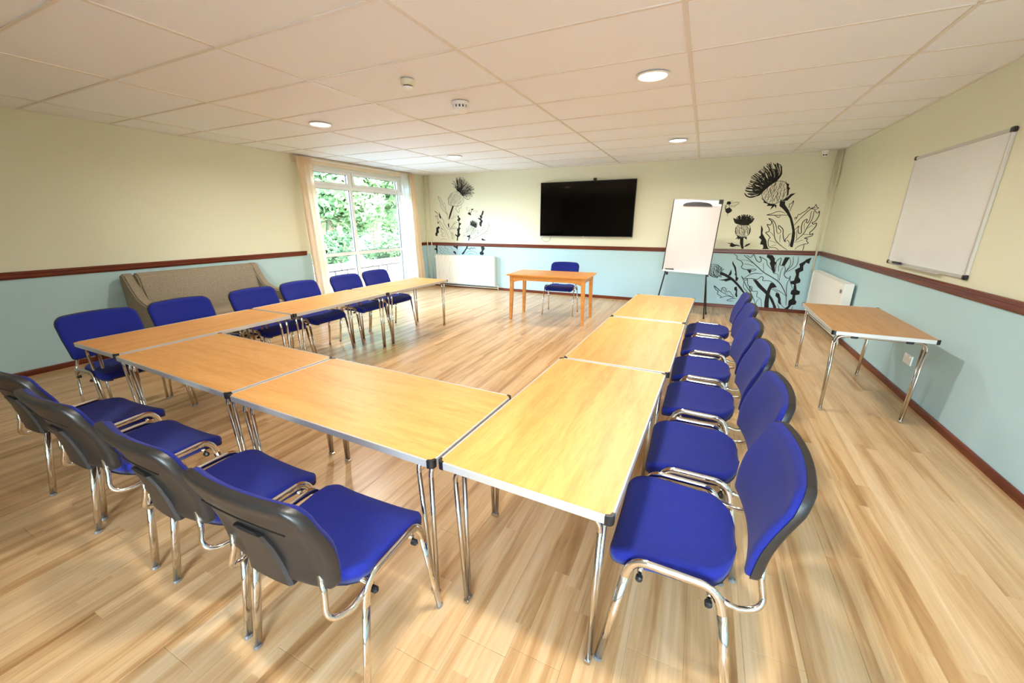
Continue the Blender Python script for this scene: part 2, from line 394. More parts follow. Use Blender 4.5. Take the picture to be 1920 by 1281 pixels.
for (a, b) in ycells:
    for z in TRN:
        bm = NB(); box(bm, XW0, XW1, a, b, z-.032, z+.032, .004); obj('transom', bm, 'upvc', win)
    for k in range(3):
        z0 = zc[k]+(.032 if k else 0); z1 = zc[k+1]-(.032 if k < 2 else 0)
        a0, b0 = a, b
        if k == 2:   # top-hung sash with its own thicker frame
            bm = NB(); s = .045; xx0, xx1 = XW0+.012, XW1+.018
            box(bm, xx0, xx1, a, a+s, z0, z1, .004); box(bm, xx0, xx1, b-s, b, z0, z1, .004); box(bm, xx0, xx1, a+s, b-s, z0, z0+s, .004); box(bm, xx0, xx1, a+s, b-s, z1-s, z1, .004)
            sash = obj('top_sash', bm, 'upvc', win); a0, b0, z0, z1 = a+s, b-s, z0+s, z1-s
            bm = NB(); box(bm, XW1+.018, XW1+.034, (a+b)/2-.05, (a+b)/2+.05, z0-.03, z0-.015, .003); obj('sash_handle', bm, 'white', sash)
        g = .006; bm = NB()
        box(bm, XW0+.03, XW0+.05, a0, a0+g, z0, z1); box(bm, XW0+.03, XW0+.05, b0-g, b0, z0, z1); box(bm, XW0+.03, XW0+.05, a0+g, b0-g, z0, z0+g); box(bm, XW0+.03, XW0+.05, a0+g, b0-g, z1-g, z1)
        obj('gasket', bm, 'gasket', win)
        bm = NB(); box(bm, XW0+.037, XW0+.043, a0+g, b0-g, z0+g, z1-g); obj('pane', bm, 'glass', win)
bm = NB(); box(bm, XL-.06, XL+.03, WY0-.02, WY1+.02, WZ0-.03, WZ0, .006); obj('window_sill', bm, 'upvc', win)
# window_2 behind the camera
bm = NB(); y0, y1 = YF-.13, YF-.06
box(bm, FX0, FX0+f, y0, y1, FZ0, FZ1); box(bm, FX1-f, FX1, y0, y1, FZ0, FZ1); box(bm, FX0+f, FX1-f, y0, y1, FZ0, FZ0+f); box(bm, FX0+f, FX1-f, y0, y1, FZ1-f, FZ1)
win2 = struct('window_2', bm, 'upvc')
for k in range(3):
    a = FX0+f+k*(FX1-FX0-2*f)/3; b = a+(FX1-FX0-2*f)/3
    if k: bm = NB(); box(bm, a-.03, a+.03, y0, y1, FZ0+f, FZ1-f); obj('mullion', bm, 'upvc', win2)
    bm = NB(); box(bm, a+.031, b-.031, y0+.03, y0+.036, FZ0+f, FZ1-f); obj('pane', bm, 'glass', win2)
# ------------------------------------------------------------------ outdoors
bm = NB(); box(bm, -45, XL-.3, -25, 45, -.5, -.06); g = struct('ground', bm, 'grass')
bm = NB(); box(bm, XL-2.3, XL-.3, -2, 9.5, -.06, -.03)
o = obj('paving_strip', bm, 'bounce_paving'); o['kind'] = 'structure'  # paving whitened and widened to bounce daylight onto the ceiling
bm = NB(); box(bm, -8, 12, YF-9, YF-.3, -.5, -.06); struct('bounce_paving', bm, 'bounce_paving')  # unseen slab added outside window_2 to reflect light at the ceiling
wl = thing('garden_wall', 'low pale stone wall across the lawn, seen through the lower window panes', 'wall', (-9.4, 8, -.06))
random.seed(9); st0 = None
for r in range(2):
    y = -5.0+(r*.22)
    while y < 6:
        w = random.uniform(.34, .52); bm = NB(); box(bm, -.16+random.uniform(-.02, .02), .16+random.uniform(-.02, .02), y, y+w-.02, r*.2, r*.2+.185, .02)
        obj('stone', bm, 'stone', wl); y += w
def foliage(bm_name, blobs, n, size, m, parent, seed):
    random.seed(seed); V = []; F = []
    for i in range(n):
        c, r = random.choices(blobs, [b[1].x*b[1].y*b[1].z for b in blobs])[0]
        d = Vector((random.gauss(0, 1), random.gauss(0, 1), random.gauss(0, 1))).normalized()*random.uniform(.55, 1.0)
        p = Vector(c)+Vector((d.x*r.x, d.y*r.y, d.z*r.z))
        a = Vector((random.gauss(0, 1), random.gauss(0, 1), random.gauss(0, .6))).normalized(); b = a.cross(d if d.length else Vector((0, 0, 1))).normalized()
        a = b.cross(a.cross(b)).normalized() if False else a
        s = size*random.uniform(.6, 1.3); k = len(V)
        V += [p-a*s, p+b*s*.45+a*.1*s, p+a*s, p-b*s*.45+a*.1*s]; F.append((k, k+1, k+2, k+3))
    me = bpy.data.meshes.new(bm_name); me.from_pydata([tuple(v) for v in V], [], F); me.materials.append(MT[m])
    o = bpy.data.objects.new(bm_name, me); C.objects.link(o); o.parent = parent; o['kind'] = 'stuff'; return o
def tree(label, x, y, h, spread, m, seed, n=3200, size=.13):
    t = thing('garden_tree', label, 'tree', (x, y, -.06), group='trees outside the window'); random.seed(seed)
    bm = NB(); tube(bm, [(0, 0, 0), (.05, .03, h*.3), (-.03, .05, h*.62), (0, 0, h*.9)], [.13, .1, .07, .02], 8)
    for k in range(5):
        a = random.uniform(0, 6.28); z = h*random.uniform(.25, .6); L = spread*.7
        tube(bm, [(0, 0, z), (math.cos(a)*L*.5, math.sin(a)*L*.5, z+h*.12), (math.cos(a)*L, math.sin(a)*L, z+h*.2)], [.05, .035, .012], 6)
    obj('trunk', bm, 'bark', t, smooth=True)
    bl = [(Vector((random.uniform(-.6, .6)*spread, random.uniform(-.6, .6)*spread, h*random.uniform(.28, .85))), Vector((spread*random.uniform(.4, .62), spread*random.uniform(.4, .62), h*random.uniform(.14, .22)))) for _ in range(9)]
    foliage('foliage', bl, n, size, m, t, seed+100); return t
def bush(label, x, y, h, rx, ry, m, seed, n=2200, size=.08):
    t = thing('garden_bush', label, 'bush', (x, y, -.06), group='bushes outside the window'); random.seed(seed)
    bm = NB()
    for k in range(6):
        a = k*1.05; tube(bm, [(0, 0, 0), (math.cos(a)*rx*.3, math.sin(a)*ry*.3, h*.35), (math.cos(a)*rx*.6, math.sin(a)*ry*.6, h*.7)], [.03, .022, .008], 6)
    obj('stem', bm, 'bark', t, smooth=True)
    bl = [(Vector((random.uniform(-.5, .5)*rx, random.uniform(-.5, .5)*ry, h*random.uniform(.3, .62))), Vector((rx*.55, ry*.55, h*.36))) for _ in range(6)]
    foliage('foliage', bl, n, size, m, t, seed+50); return t
hd = thing('woodland_bank', 'wide wall of leafy woodland closing off the back of the garden', 'woodland', (-23.5, 16, -.06))
random.seed(77)
foliage('foliage', [(Vector((random.uniform(-1.5, 1.5), -26+3.2*k, 2.4+random.uniform(-.6, 1.2))), Vector((1.6, 2.8, 3.4))) for k in range(16)], 15000, .30, 'leafB', hd, 400)
bm = NB()
for k in range(10): tube(bm, [(random.uniform(-1, 1), -24+5*k, 0), (random.uniform(-1, 1), -24+5*k, 3), (random.uniform(-1, 1), -24+5*k+.4, 5.5)], [.2, .15, .05], 6)
o = obj('trunks', bm, 'bark', hd); o['kind'] = 'stuff'
tree('tall light green tree seen through the left window panes', -12.6, 8.6, 7.0, 1.7, 'leafA', 1, 9000, .15)
tree('mid green tree seen through the right window panes', -12.4, 12.3, 6.5, 1.7, 'leafB', 2, 8000, .15)
tree('dark tree behind the light green one', -16.4, 12.4, 8.0, 2.0, 'leafC', 3, 8000, .18)
tree('yellow green tree beyond the far edge of the window', -13.2, 16.0, 7.0, 1.8, 'leafA', 4, 4200, .15)
tree('leafy tree at the near edge of the window view', -13.6, 4.8, 6.5, 1.8, 'leafB', 5, 3600, .15)
tree('tall tree furthest back beyond the garden', -19.5, 18.0, 9.0, 2.6, 'leafB', 6, 4200, .22)
tree('pale tree furthest back on the near side', -18.5, 8.0, 9.0, 2.6, 'leafA', 7, 4200, .22)
bush('clipped dark bush under the left window panes', -10.7, 7.0, 1.35, .9, 1.05, 'leafC', 11, 3000)
bush('rounded green bush beneath the middle of the window', -10.4, 9.4, 1.3, .9, 1.05, 'leafB', 12, 3000)
bush('dark bush at the right of the garden view', -10.4, 11.8, 1.5, .9, 1.05, 'leafC', 13, 3000)
bush('light bush by the near end of the garden wall', -10.8, 4.6, 1.3, .9, 1.0, 'leafA', 14, 2200)
# ------------------------------------------------------------------ stacking chair (faces local +y, origin on the floor)
def grid_pad(bm, rows, us, top, bot):
    """closed cushion: rows=(v, half width), us=fractions across, top/bot give points"""
    A = [[bm.verts.new(top(u, v, w)) for u in us] for v, w in rows]; B = [[bm.verts.new(bot(u, v, w)) for u in us] for v, w in rows]
    nr, nu = len(rows), len(us); fs = []
    for i in range(nr-1):
        for j in range(nu-1):
            fs.append(bm.faces.new((A[i][j], A[i][j+1], A[i+1][j+1], A[i+1][j]))); fs.append(bm.faces.new((B[i][j], B[i+1][j], B[i+1][j+1], B[i][j+1])))
    loopA = [A[0][j] for j in range(nu)]+[A[i][-1] for i in range(1, nr)]+[A[-1][j] for j in range(nu-2, -1, -1)]+[A[i][0] for i in range(nr-2, 0, -1)]
    loopB = [B[0][j] for j in range(nu)]+[B[i][-1] for i in range(1, nr)]+[B[-1][j] for j in range(nu-2, -1, -1)]+[B[i][0] for i in range(nr-2, 0, -1)]
    n = len(loopA)
    for k in range(n): fs.append(bm.faces.new((loopA[k], loopB[k], loopB[(k+1) % n], loopA[(k+1) % n])))
    bmesh.ops.recalc_face_normals(bm, faces=fs)
US = [-1, -.985, -.955, -.91, -.84, -.7, -.5, -.25, 0, .25, .5, .7, .84, .91, .955, .985, 1]
def lerp(a, b, t): return a+(b-a)*t
def edge_drop(d, r): return 0 if d >= r else r-math.sqrt(max(0, r*r-(r-d)**2))
def seat_w(y, g=0):
    rc = .055; w = lerp(.212, .232, max(0, min(1, (y+.1)/.2)))
    if y > .205-rc: t = (y-(.205-rc))/rc; w = w-rc+rc*math.sqrt(max(0, 1-t*t))
    if y < -.075: t = (-.075-y)/.106; w = .215*max(.0, 1-t**2.1)**.5
    return max(w, .05)+g
def make_chair(label):
    t = thing('stacking_chair', label, 'chair', group='blue stacking chairs')
    ysv = [.205, .2035, .199, .19, .175, .15, .10, .04, -.02, -.06, -.085, -.112, -.137, -.157, -.170, -.178]
    rows = [(y, seat_w(y)) for y in ysv]
    def ztop(u, y, w):
        d = min((1-abs(u))*w, .2055-y, y+.1785); z = .474-.10*(u*w)**2*0
        z += .012*abs(u)**3-.010                                     # slight dish
        if y > .10: z -= .028*((y-.10)/.105)**2                       # waterfall front
        if y < -.06: z += .010*((-.06-y)/.12)
        return Vector((u*w, y, z-edge_drop(d, .024)))
    bm = NB(); grid_pad(bm, rows, US, ztop, lambda u, y, w: Vector((u*w*.985, y*.99, ztop(0, y, w).z-.040 if .0 <= y <= .15 else ztop(u, y*.9, w).z-.034)))
    obj('seat', bm, 'blue', t, smooth='all')
    bm = NB()
    rows2 = [(y*.97, seat_w(y)*.955) for y in (.205, .195, .17, .1, 0, -.08, -.115, -.155, -.178)]
    grid_pad(bm, rows2, [-1, -.6, 0, .6, 1], lambda u, y, w: Vector((u*w, y, .436-(.024*((y-.1)/.105)**2 if y > .1 else 0))), lambda u, y, w: Vector((u*w*.95, y*.96, .424-(.024*((y-.1)/.105)**2 if y > .1 else 0))))
    obj('seat_underside', bm, 'shell', t, smooth=True)
    # backrest
    Z0, Z1 = .512, .822
    def prof(z):
        s = max(0, (z-Z0)/(Z1-Z0)); return lerp(-.224, -.302, s**.9)+.016*math.sin(PI*min(1, s*1.25))
    def bw(z, g=0):
        w = lerp(.222, .240, min(1, (z-Z0)/.16)); r = .060
        if z > Z1-r: q = (z-(Z1-r))/r; w = w-r+r*math.sqrt(max(0, 1-q*q))
        rb_ = .02
        if z < Z0+rb_: q = (Z0+rb_-z)/rb_; w = w-rb_+rb_*math.sqrt(max(0, 1-q*q))
        return w+g
    crown = lambda x, z: .006*(1-(x/.24)**2)*(1 if z > .75 else 0)
    zsv = [Z0, Z0+.002, Z0+.007, Z0+.018, .55, .59, .63, .665, .70, .73, .762, .782, .797, .8085, .8165, .8207, Z1]
    rowsb = [(z, bw(z)) for z in zsv]
    def arch(x): return .55*x*x
    def front(u, z, w):
        x = u*w; d = min((1-abs(u))*w, z-Z0+.0004, Z1-z+.0004); q = -.006*math.cos(PI*min(1, abs(x)/.2)) if .55 < z < .72 else 0
        return Vector((x, prof(z)+arch(x)+.026-edge_drop(d, .02)+q*.3, z+.011*(1-(x/.24)**2)*((z-Z0)/(Z1-Z0))**4))
    def mid_(u, z, w):
        x = u*w; return Vector((x, prof(z)+arch(x)-.002, z+.011*(1-(x/.24)**2)*((z-Z0)/(Z1-Z0))**4))
    bm = NB(); grid_pad(bm, rowsb, US, front, mid_); back = obj('backrest', bm, 'blue', t, smooth='all')
    bm = NB(); rowss = [(Z0-.004+(z-Z0)*1.022, bw(z, .004)) for z in zsv]
    def sf(u, z, w):
        p = mid_(u, z, w); p.y += .008; return p
    def sb(u, z, w):
        p = mid_(u, z, w); d = min((1-abs(u))*w, z-Z0+.006, Z1+.005-z); p.y -= .019-edge_drop(d, .018)*.9-.010*(min(1, max(0, d-.03)/.03)); return p
    grid_pad(bm, rowss, US, sf, sb); shell = obj('back_shell', bm, 'shell', t, smooth=True)
    bm = NB()   # raised spine panel low on the shell
    def sp_f(u, z, w): x = u*w; return Vector((x, prof(max(z, Z0))+arch(x)-.006, z))
    def sp_b(u, z, w):
        x = u*w; d = min((1-abs(u))*w, z-.487, .690-z); return Vector((x, prof(max(z, Z0))+arch(x)-.027+edge_drop(max(d, 0), .012)*.7, z))
    grid_pad(bm, [(z, lerp(.058, .092, (.690-z)/.20)-(.02 if z < .49 or z > .685 else 0)) for z in (.487, .495, .52, .57, .63, .675, .685, .690)], [-1, -.9, -.7, -.3, .3, .7, .9, 1], sp_f, sp_b)
    obj('shell_spine', bm, 'shell', shell, smooth=True)
    bm = NB(); tube(bm, [(x, prof(.748)+arch(x)-.0165, .748-.5*x*x) for x in [-.17+.034*k for k in range(11)]], .0022, 6); obj('shell_groove', bm, 'black', shell)
    # chrome side frames: oval tube bent over the seat sides
    FX = Vector((1, 0, 0))
    for s in (-1, 1):
        fo, cf = Vector((s*.259, .203, .006)), Vector((s*.247, .130, .470)); ro, cr = Vector((s*.259, -.199, .006)), Vector((s*.247, -.126, .464))
        a = cf.lerp(fo, .16); b = cf.lerp(cr, .20); c = cr.lerp(cf, .22); d = cr.lerp(ro, .18)
        for p, q in ((fo, a), (ro, d)):
            bm = NB(); tube(bm, [p, p.lerp(q, .5), q], .0148, 10, flat=(FX, .56)); lg = obj('leg', bm, 'chrome', t, smooth='all')
            bm = NB(); dv = (q-p).normalized(); tube(bm, [p-dv*.005, p+dv*.008], .0152, 10, flat=(FX, .60)); obj('foot_cap', bm, 'grey', lg)
        bm = NB(); tube(bm, arc(a, cf, b, 7)+arc(c, cr, d, 7), .0148, 10, cap=False, flat=(FX, .56)); obj('side_rail', bm, 'chrome', t, smooth='all')
        bm = NB(); tube(bm, [(s*.243, -.110, .436), (s*.240, -.155, .418)]+arc((s*.238, -.175, .412), (s*.220, -.244, .408), (s*.204, -.236, .455), 6)+[(s*.196, -.226, .50), (s*.186, -.222, .56)], .0092, 9, flat=(FX, 1.0)); obj('back_support', bm, 'chrome', t, smooth='all')
    for y, z in ((.098, .428), (-.100, .424)):
        bm = NB(); tube(bm, [(-.243, y, z), (.243, y, z)], .009, 8); cbm = obj('cross_bar', bm, 'chrome', t, smooth='all')
        for s in (-1, 1):
            bm = NB(); lathe(bm, [(.006, 0), (.011, .004), (.011, .02), (.004, .026)], (s*.236 if s > 0 else -.262, y, z-.018), 8, 'X'); obj('bolt_cap', bm, 'black', cbm)
    return t
LBL_R = ['nearest blue chair of the right-hand row, at the front right of the photo', 'second nearest blue chair in the right-hand row of six', 'third nearest blue chair in the right-hand row of six',
         'fourth blue chair from the near end of the right-hand row', 'fifth blue chair from the near end of the right-hand row, last but one', 'farthest blue chair of the right-hand row, closest to the flip chart']
LBL_F = ['leftmost blue chair of the near row, cut off by the left edge of the photo', 'second chair from the left in the near row, black plastic back to the camera', 'third chair from the left in the near row, black back to the camera', 'rightmost chair of the near row, black back closest to the camera, by the table corner']
LBL_L = ['nearest blue chair behind the left-hand tables, at their outer corner', 'second nearest blue chair behind the left-hand tables, in front of the near sofa arm', 'third nearest blue chair behind the left-hand tables, in front of the sofa seat',
         'fourth blue chair behind the left-hand tables, by the far sofa arm', 'fifth blue chair behind the left-hand tables, in front of the window', 'farthest blue chair behind the left-hand tables, in front of the window']
random.seed(21)
ch = make_chair(LBL_R[0]); ch['group'] = 'chairs of the right-hand row'
ROWR = [(.268, -1.163, 0), (.312, -.610, 1.0), (.330, -.003, -.8), (.338, .575, 1.4), (.372, 1.195, 0), (.385, 1.775, -1)]
ROWF = [(-2.70, -1.655, 3.5), (-2.08, -1.690, 1), (-1.385, -1.692, -2), (-.812, -1.703, 1.5)]
ROWL = [(-3.70, -1.140, .6), (-3.71, -.588, -.4), (-3.70, .064, .4), (-3.71, .612, .6), (-3.70, 1.280, 0), (-3.72, 1.838, -.4)]
for i, (x, y, a) in enumerate(ROWR):
    if i == 0: ch.location = (x, y, 0); ch.rotation_euler = (0, 0, PI/2)
    else: dup(ch, (x, y, 0), PI/2+math.radians(a), LBL_R[i])
for i, (x, y, a) in enumerate(ROWF): dup(ch, (x, y, 0), math.radians(a), LBL_F[i], 'chairs of the near row')
for i, (x, y, a) in enumerate(ROWL): dup(ch, (x, y, 0), -PI/2+math.radians(a), LBL_L[i], 'chairs behind the left-hand tables')
dup(ch, (-1.838, 3.835, 0), PI+math.radians(4.5), 'single blue chair drawn up to the wooden desk under the television', 'chair at the desk')
# ------------------------------------------------------------------ folding table (length along local y)
TZ, TL, TW = .685, 1.238, .616
def make_table(label, top_mat='beech'):
    t = thing('folding_table', label, 'table'); hx, hy = TW/2, TL/2; z0 = TZ-.028
    bm = NB(); box(bm, -hx+.0075, hx-.0075, -hy+.0075, hy-.0075, TZ-.022, TZ, .0008); obj('tabletop', bm, top_mat, t)
    for s in (-1, 1):
        bm = NB(); box(bm, min(s*hx, s*(hx-.008)), max(s*hx, s*(hx-.008)), -hy+.023, hy-.023, z0, TZ+.0012, .0015); obj('edge_trim', bm, 'alu', t)
        bm = NB(); box(bm, -hx+.023, hx-.023, min(s*hy, s*(hy-.008)), max(s*hy, s*(hy-.008)), z0, TZ+.0012, .0015); obj('edge_trim', bm, 'alu', t)
        for q in (-1, 1):
            bm = NB(); r = .016; cx, cy = s*(hx-r+.001), q*(hy-r+.001); a0 = {(1, 1): 0, (-1, 1): 90, (-1, -1): 180, (1, -1): 270}[(s, q)]
            outer = [(cx+r*math.cos(math.radians(a0+k*15)), cy+r*math.sin(math.radians(a0+k*15))) for k in range(7)]
            e0 = (s*(hx+.001), q*(hy-.024)); e1 = (s*(hx-.024), q*(hy+.001)); i0 = (s*(hx-.007), q*(hy-.024)); i1 = (s*(hx-.024), q*(hy-.007)); ic = (s*(hx-.012), q*(hy-.012))
            seq = outer if s*q > 0 else list(reversed(outer))
            poly = [e0]+seq+[e1, i1, ic, i0]
            prism(bm, poly, z0-.002, TZ+.0022); obj('corner_cap', bm, 'black', t)
    for q in (-1, 1):
        yf = q*(hy-.072); sp = .030; zt = z0-.012
        fr = NB()
        for dy in (-sp, sp):
            tops = {}
            for s in (-1, 1):
                foot = Vector((s*.252, yf+(.009 if dy > 0 else -.009), .006)); top = Vector((s*.266, yf+dy, zt)); tops[s] = (foot, top)
            pts = []
            for s in (-1, 1):
                foot, top = tops[s]; a = top.lerp(foot, .09); b = Vector((s*.205, yf+dy, zt)); seg = arc(a, top, b, 6)
                pts += seg if s < 0 else list(reversed(seg))
            tube(fr, pts, .0092, 8, cap=False)
        obj('leg_frame', fr, 'steel', t, smooth='all')
        for s in (-1, 1):
            lg = NB()
            for dy in (-sp, sp):
                foot = Vector((s*.252, yf+(.009 if dy > 0 else -.009), .006)); top = Vector((s*.266, yf+dy, zt)); tube(lg, [foot, top.lerp(foot, .09)], .0092, 8)
            l_ = obj('leg', lg, 'steel', t, smooth='all')
            bm = NB(); box(bm, s*.252-.012, s*.252+.012, yf-.020, yf+.020, 0, .022, .004); obj('foot_cap', bm, 'steel', l_)
            bm = NB(); box(bm, s*.16-.022, s*.16+.022, yf-.045, yf+.045, zt-.012, z0+.006, .004); obj('leg_clip', bm, 'black', t)
    bm = NB(); box(bm, -.02, .02, -hy+.02, hy-.02, z0-.004, z0+.006); obj('under_rail', bm, 'alu', t)
    return t
TB = [('nearest orange beech folding table of the right-hand row, big in the foreground', (-.198, -.885), -1.9), ('middle orange beech folding table of the right-hand row', (-.147, .366), -1.4), ('farthest orange beech folding table of the right-hand row, by the flip chart', (-.108, 1.632), -2.3),
      ('orange beech folding table across the front, joining the right-hand row', (-1.147, -1.182), 90-1.7), ('orange beech folding table across the front, joining the left-hand row', (-2.402, -1.134), 90-2.0),
      ('nearest orange beech folding table of the left-hand row, at the outer corner', (-3.370, -.783), -.6), ('middle orange beech folding table of the left-hand row', (-3.392, .472), 1.0), ('farthest orange beech folding table of the left-hand row, by the radiator', (-3.392, 1.726), -.8)]
t0 = make_table(TB[0][0]); t0['group'] = 'folding tables set in a horseshoe'; t0.location = (*TB[0][1], 0); t0.rotation_euler = (0, 0, math.radians(TB[0][2]))
for lb, (x, y), a in TB[1:]: dup(t0, (x, y, 0), math.radians(a), lb)
ts = make_table('lone beech folding table, browner light painted in, standing against the right wall below the whiteboard', 'beech_lit_brown'); ts.location = (1.53, 1.825, 0); ts.rotation_euler = (0, 0, math.radians(-1.2))
# ------------------------------------------------------------------ wooden desk
DKX, DKY, DKA = -1.848, 3.398, 2.8
d = thing('wooden_desk', 'golden beech desk with four tapered legs in front of the television', 'desk', (DKX, DKY, 0), math.radians(DKA))
bm = NB(); box(bm, -.632, .632, -.345, .345, .697, .722, .005); obj('desktop', bm, 'desk', d)
for s in (-1, 1):
    for q in (-1, 1):
        bm = NB(); cx, cy = s*.563, q*.283
        secs = [(0, .019, .028), (.12, .021, .020), (.35, .024, .008), (.56, .027, 0), (.697, .028, 0)]
        rings = []
        for z, h, o_ in secs:
            ox, oy = cx+s*o_*.6, cy+q*o_*.6*.6
            rings.append([bm.verts.new((ox+a*h, oy+b*h, z)) for a, b in ((-1, -1), (1, -1), (1, 1), (-1, 1))])
        for a, b in zip(rings, rings[1:]):
            for k in range(4): bm.faces.new((a[k], a[(k+1) % 4], b[(k+1) % 4], b[k]))
        bm.faces.new(list(reversed(rings[0]))); bm.faces.new(rings[-1]); bmesh.ops.bevel(bm, geom=[e for e in bm.edges if abs(e.verts[0].co.z-e.verts[1].co.z) > .02], offset=.004, segments=1, affect='EDGES')
        obj('leg', bm, 'desk', d)
def apron(L, axis, pos):
    n = 16; low = []
    for k in range(n+1):
        u = -1+2*k/n; drop = .035*max(0, (abs(u)-.72)/.28)**1.6; low.append((u*L, .628-drop))
    poly = low+[(L, .697), (-L, .697)]; bm = NB(); prism(bm, poly, pos-.011, pos+.011, 'Y' if axis == 'x' else 'X')
    obj('apron', bm, 'desk', d)
for q in (-1, 1): apron(.535, 'x', q*.285); apron(.255, 'y', q*.565)
# ------------------------------------------------------------------ sofa against the left wall
SY0, SY1 = -.310, 1.235
sf_ = thing('sofa', 'grey brown tweed two seat sofa with sloping arms against the left wall', 'sofa', (XL+.02, (SY0+SY1)/2, 0))
hw = (SY1-SY0)/2; aw = .105
bm = NB(); prism(bm, [(.10, .36), (.06, .925), (.14, .935), (.19, .90), (.30, .44), (.30, .36)], -hw+aw+.002, hw-aw-.002, 'Y')
bmesh.ops.bevel(bm, geom=[e for e in bm.edges], offset=.018, segments=3, affect='EDGES'); obj('backrest', bm, 'sofa', sf_, smooth=True)
bm = NB(); box(bm, .26, .74, -hw+aw+.002, hw-aw-.002, .30, .455, .035, seg=3); obj('seat_cushion', bm, 'sofa', sf_, smooth=True)
bm = NB(); box(bm, .06, .72, -hw+aw+.002, hw-aw-.002, .17, .298, .01); obj('seat_base', bm, 'sofa', sf_)
for s in (-1, 1):
    bm = NB(); c0, c1 = (hw-aw, hw) if s > 0 else (-hw, -hw+aw)
    prism(bm, [(.03, .17), (.03, .90), (.06, .932), (.12, .925), (.20, .80), (.31, .66), (.45, .60), (.70, .575), (.735, .54), (.735, .17)], c0, c1, 'Y')
    bmesh.ops.bevel(bm, geom=[e for e in bm.edges], offset=.016, segments=3, affect='EDGES'); obj('arm', bm, 'sofa', sf_, smooth=True)
    for x in (.08, .66):
        bm = NB(); box(bm, x-.03, x+.03, s*(hw-.06)-.03, s*(hw-.06)+.03, 0, .17, .006); obj('leg', bm, 'sofa_leg', sf_)
# ------------------------------------------------------------------ curtains, sheer and rail
def curtain(name, m, label, cat, y0, y1, yb0, yb1, z0, z1, x, waves, amp, ph=0, heading=True, grp=None):
    bm = NB(); nu, nv = waves*8, 14; R_ = []
    for i in range(nv+1):
        v = i/nv; z = z1+(z0-z1)*v; row = []
        for j in range(nu+1):
            u = j/nu; a = amp*(.45+.55*min(1, v*3))*(1+.25*math.sin(3*u+ph)); q = 2*PI*waves*u+ph+.35*math.sin(2.2*v+u*4)
            yy = y0+(y1-y0)*u; yb = yb0+(yb1-yb0)*u; w = v**1.2
            row.append(bm.verts.new((x+a*math.sin(q), yy+(yb-yy)*w+a*.5*math.cos(q*2)*.4, z)))
        R_.append(row)
    for i in range(nv):
        for j in range(nu): bm.faces.new((R_[i][j], R_[i][j+1], R_[i+1][j+1], R_[i+1][j]))
    t = thing(name, label, cat, (0, 0, 0), group=grp)
    for v in bm.verts: v.co -= Vector((x, (y0+y1)/2, 0))
    t.location = (x, (y0+y1)/2, 0)
    obj('cloth', bm, m, t, smooth='all')
    if heading:
        bm = NB(); nu = waves*24; rows_ = []
        for z, o_ in ((z1+.012, .004), (z1-.015, .010), (z1-.035, .006), (z1-.055, .011), (z1-.075, .004)):
            rows_.append([bm.verts.new((.004+o_+.011*math.sin(2*PI*waves*3*j/nu), (j/nu-.5)*(y1-y0), z)) for j in range(nu+1)])
        for a, b in zip(rows_, rows_[1:]):
            for j in range(nu): bm.faces.new((a[j], a[j+1], b[j+1], b[j]))
        obj('gathered_heading', bm, m, t, smooth='all')
    return t
curtain('curtain', 'curtain', 'cream gathered curtain at the near side of the window', 'curtain', 2.155, 2.435, 2.20, 2.50, .03, 2.475, XL+.105, 3, .040, .4, grp='cream curtains')
curtain('curtain', 'curtain', 'cream gathered curtain at the far side of the window, by the corner pipes', 'curtain', 4.86, 5.03, 4.92, 5.21, .03, 2.475, XL+.105, 2, .040, 1.1, grp='cream curtains')
curtain('sheer_curtain', 'sheer', 'bright white sheer curtain inside the far cream curtain', 'curtain', 4.64, 4.88, 4.66, 4.96, .05, 2.465, XL+.075, 4, .022, 0, heading=False)
rl = thing('curtain_rail', 'cream wooden curtain rail board above the window', 'curtain rail', (XL, 3.58, 2.49))
bm = NB(); box(bm, 0, .055, -1.43, 1.43, -.075, .025, .003); obj('rail_board', bm, 'curtain_board', rl)
bm = NB(); box(bm, .056, .075, -1.42, 1.42, -.018, -.004, .002); obj('rail_track', bm, 'white', rl)
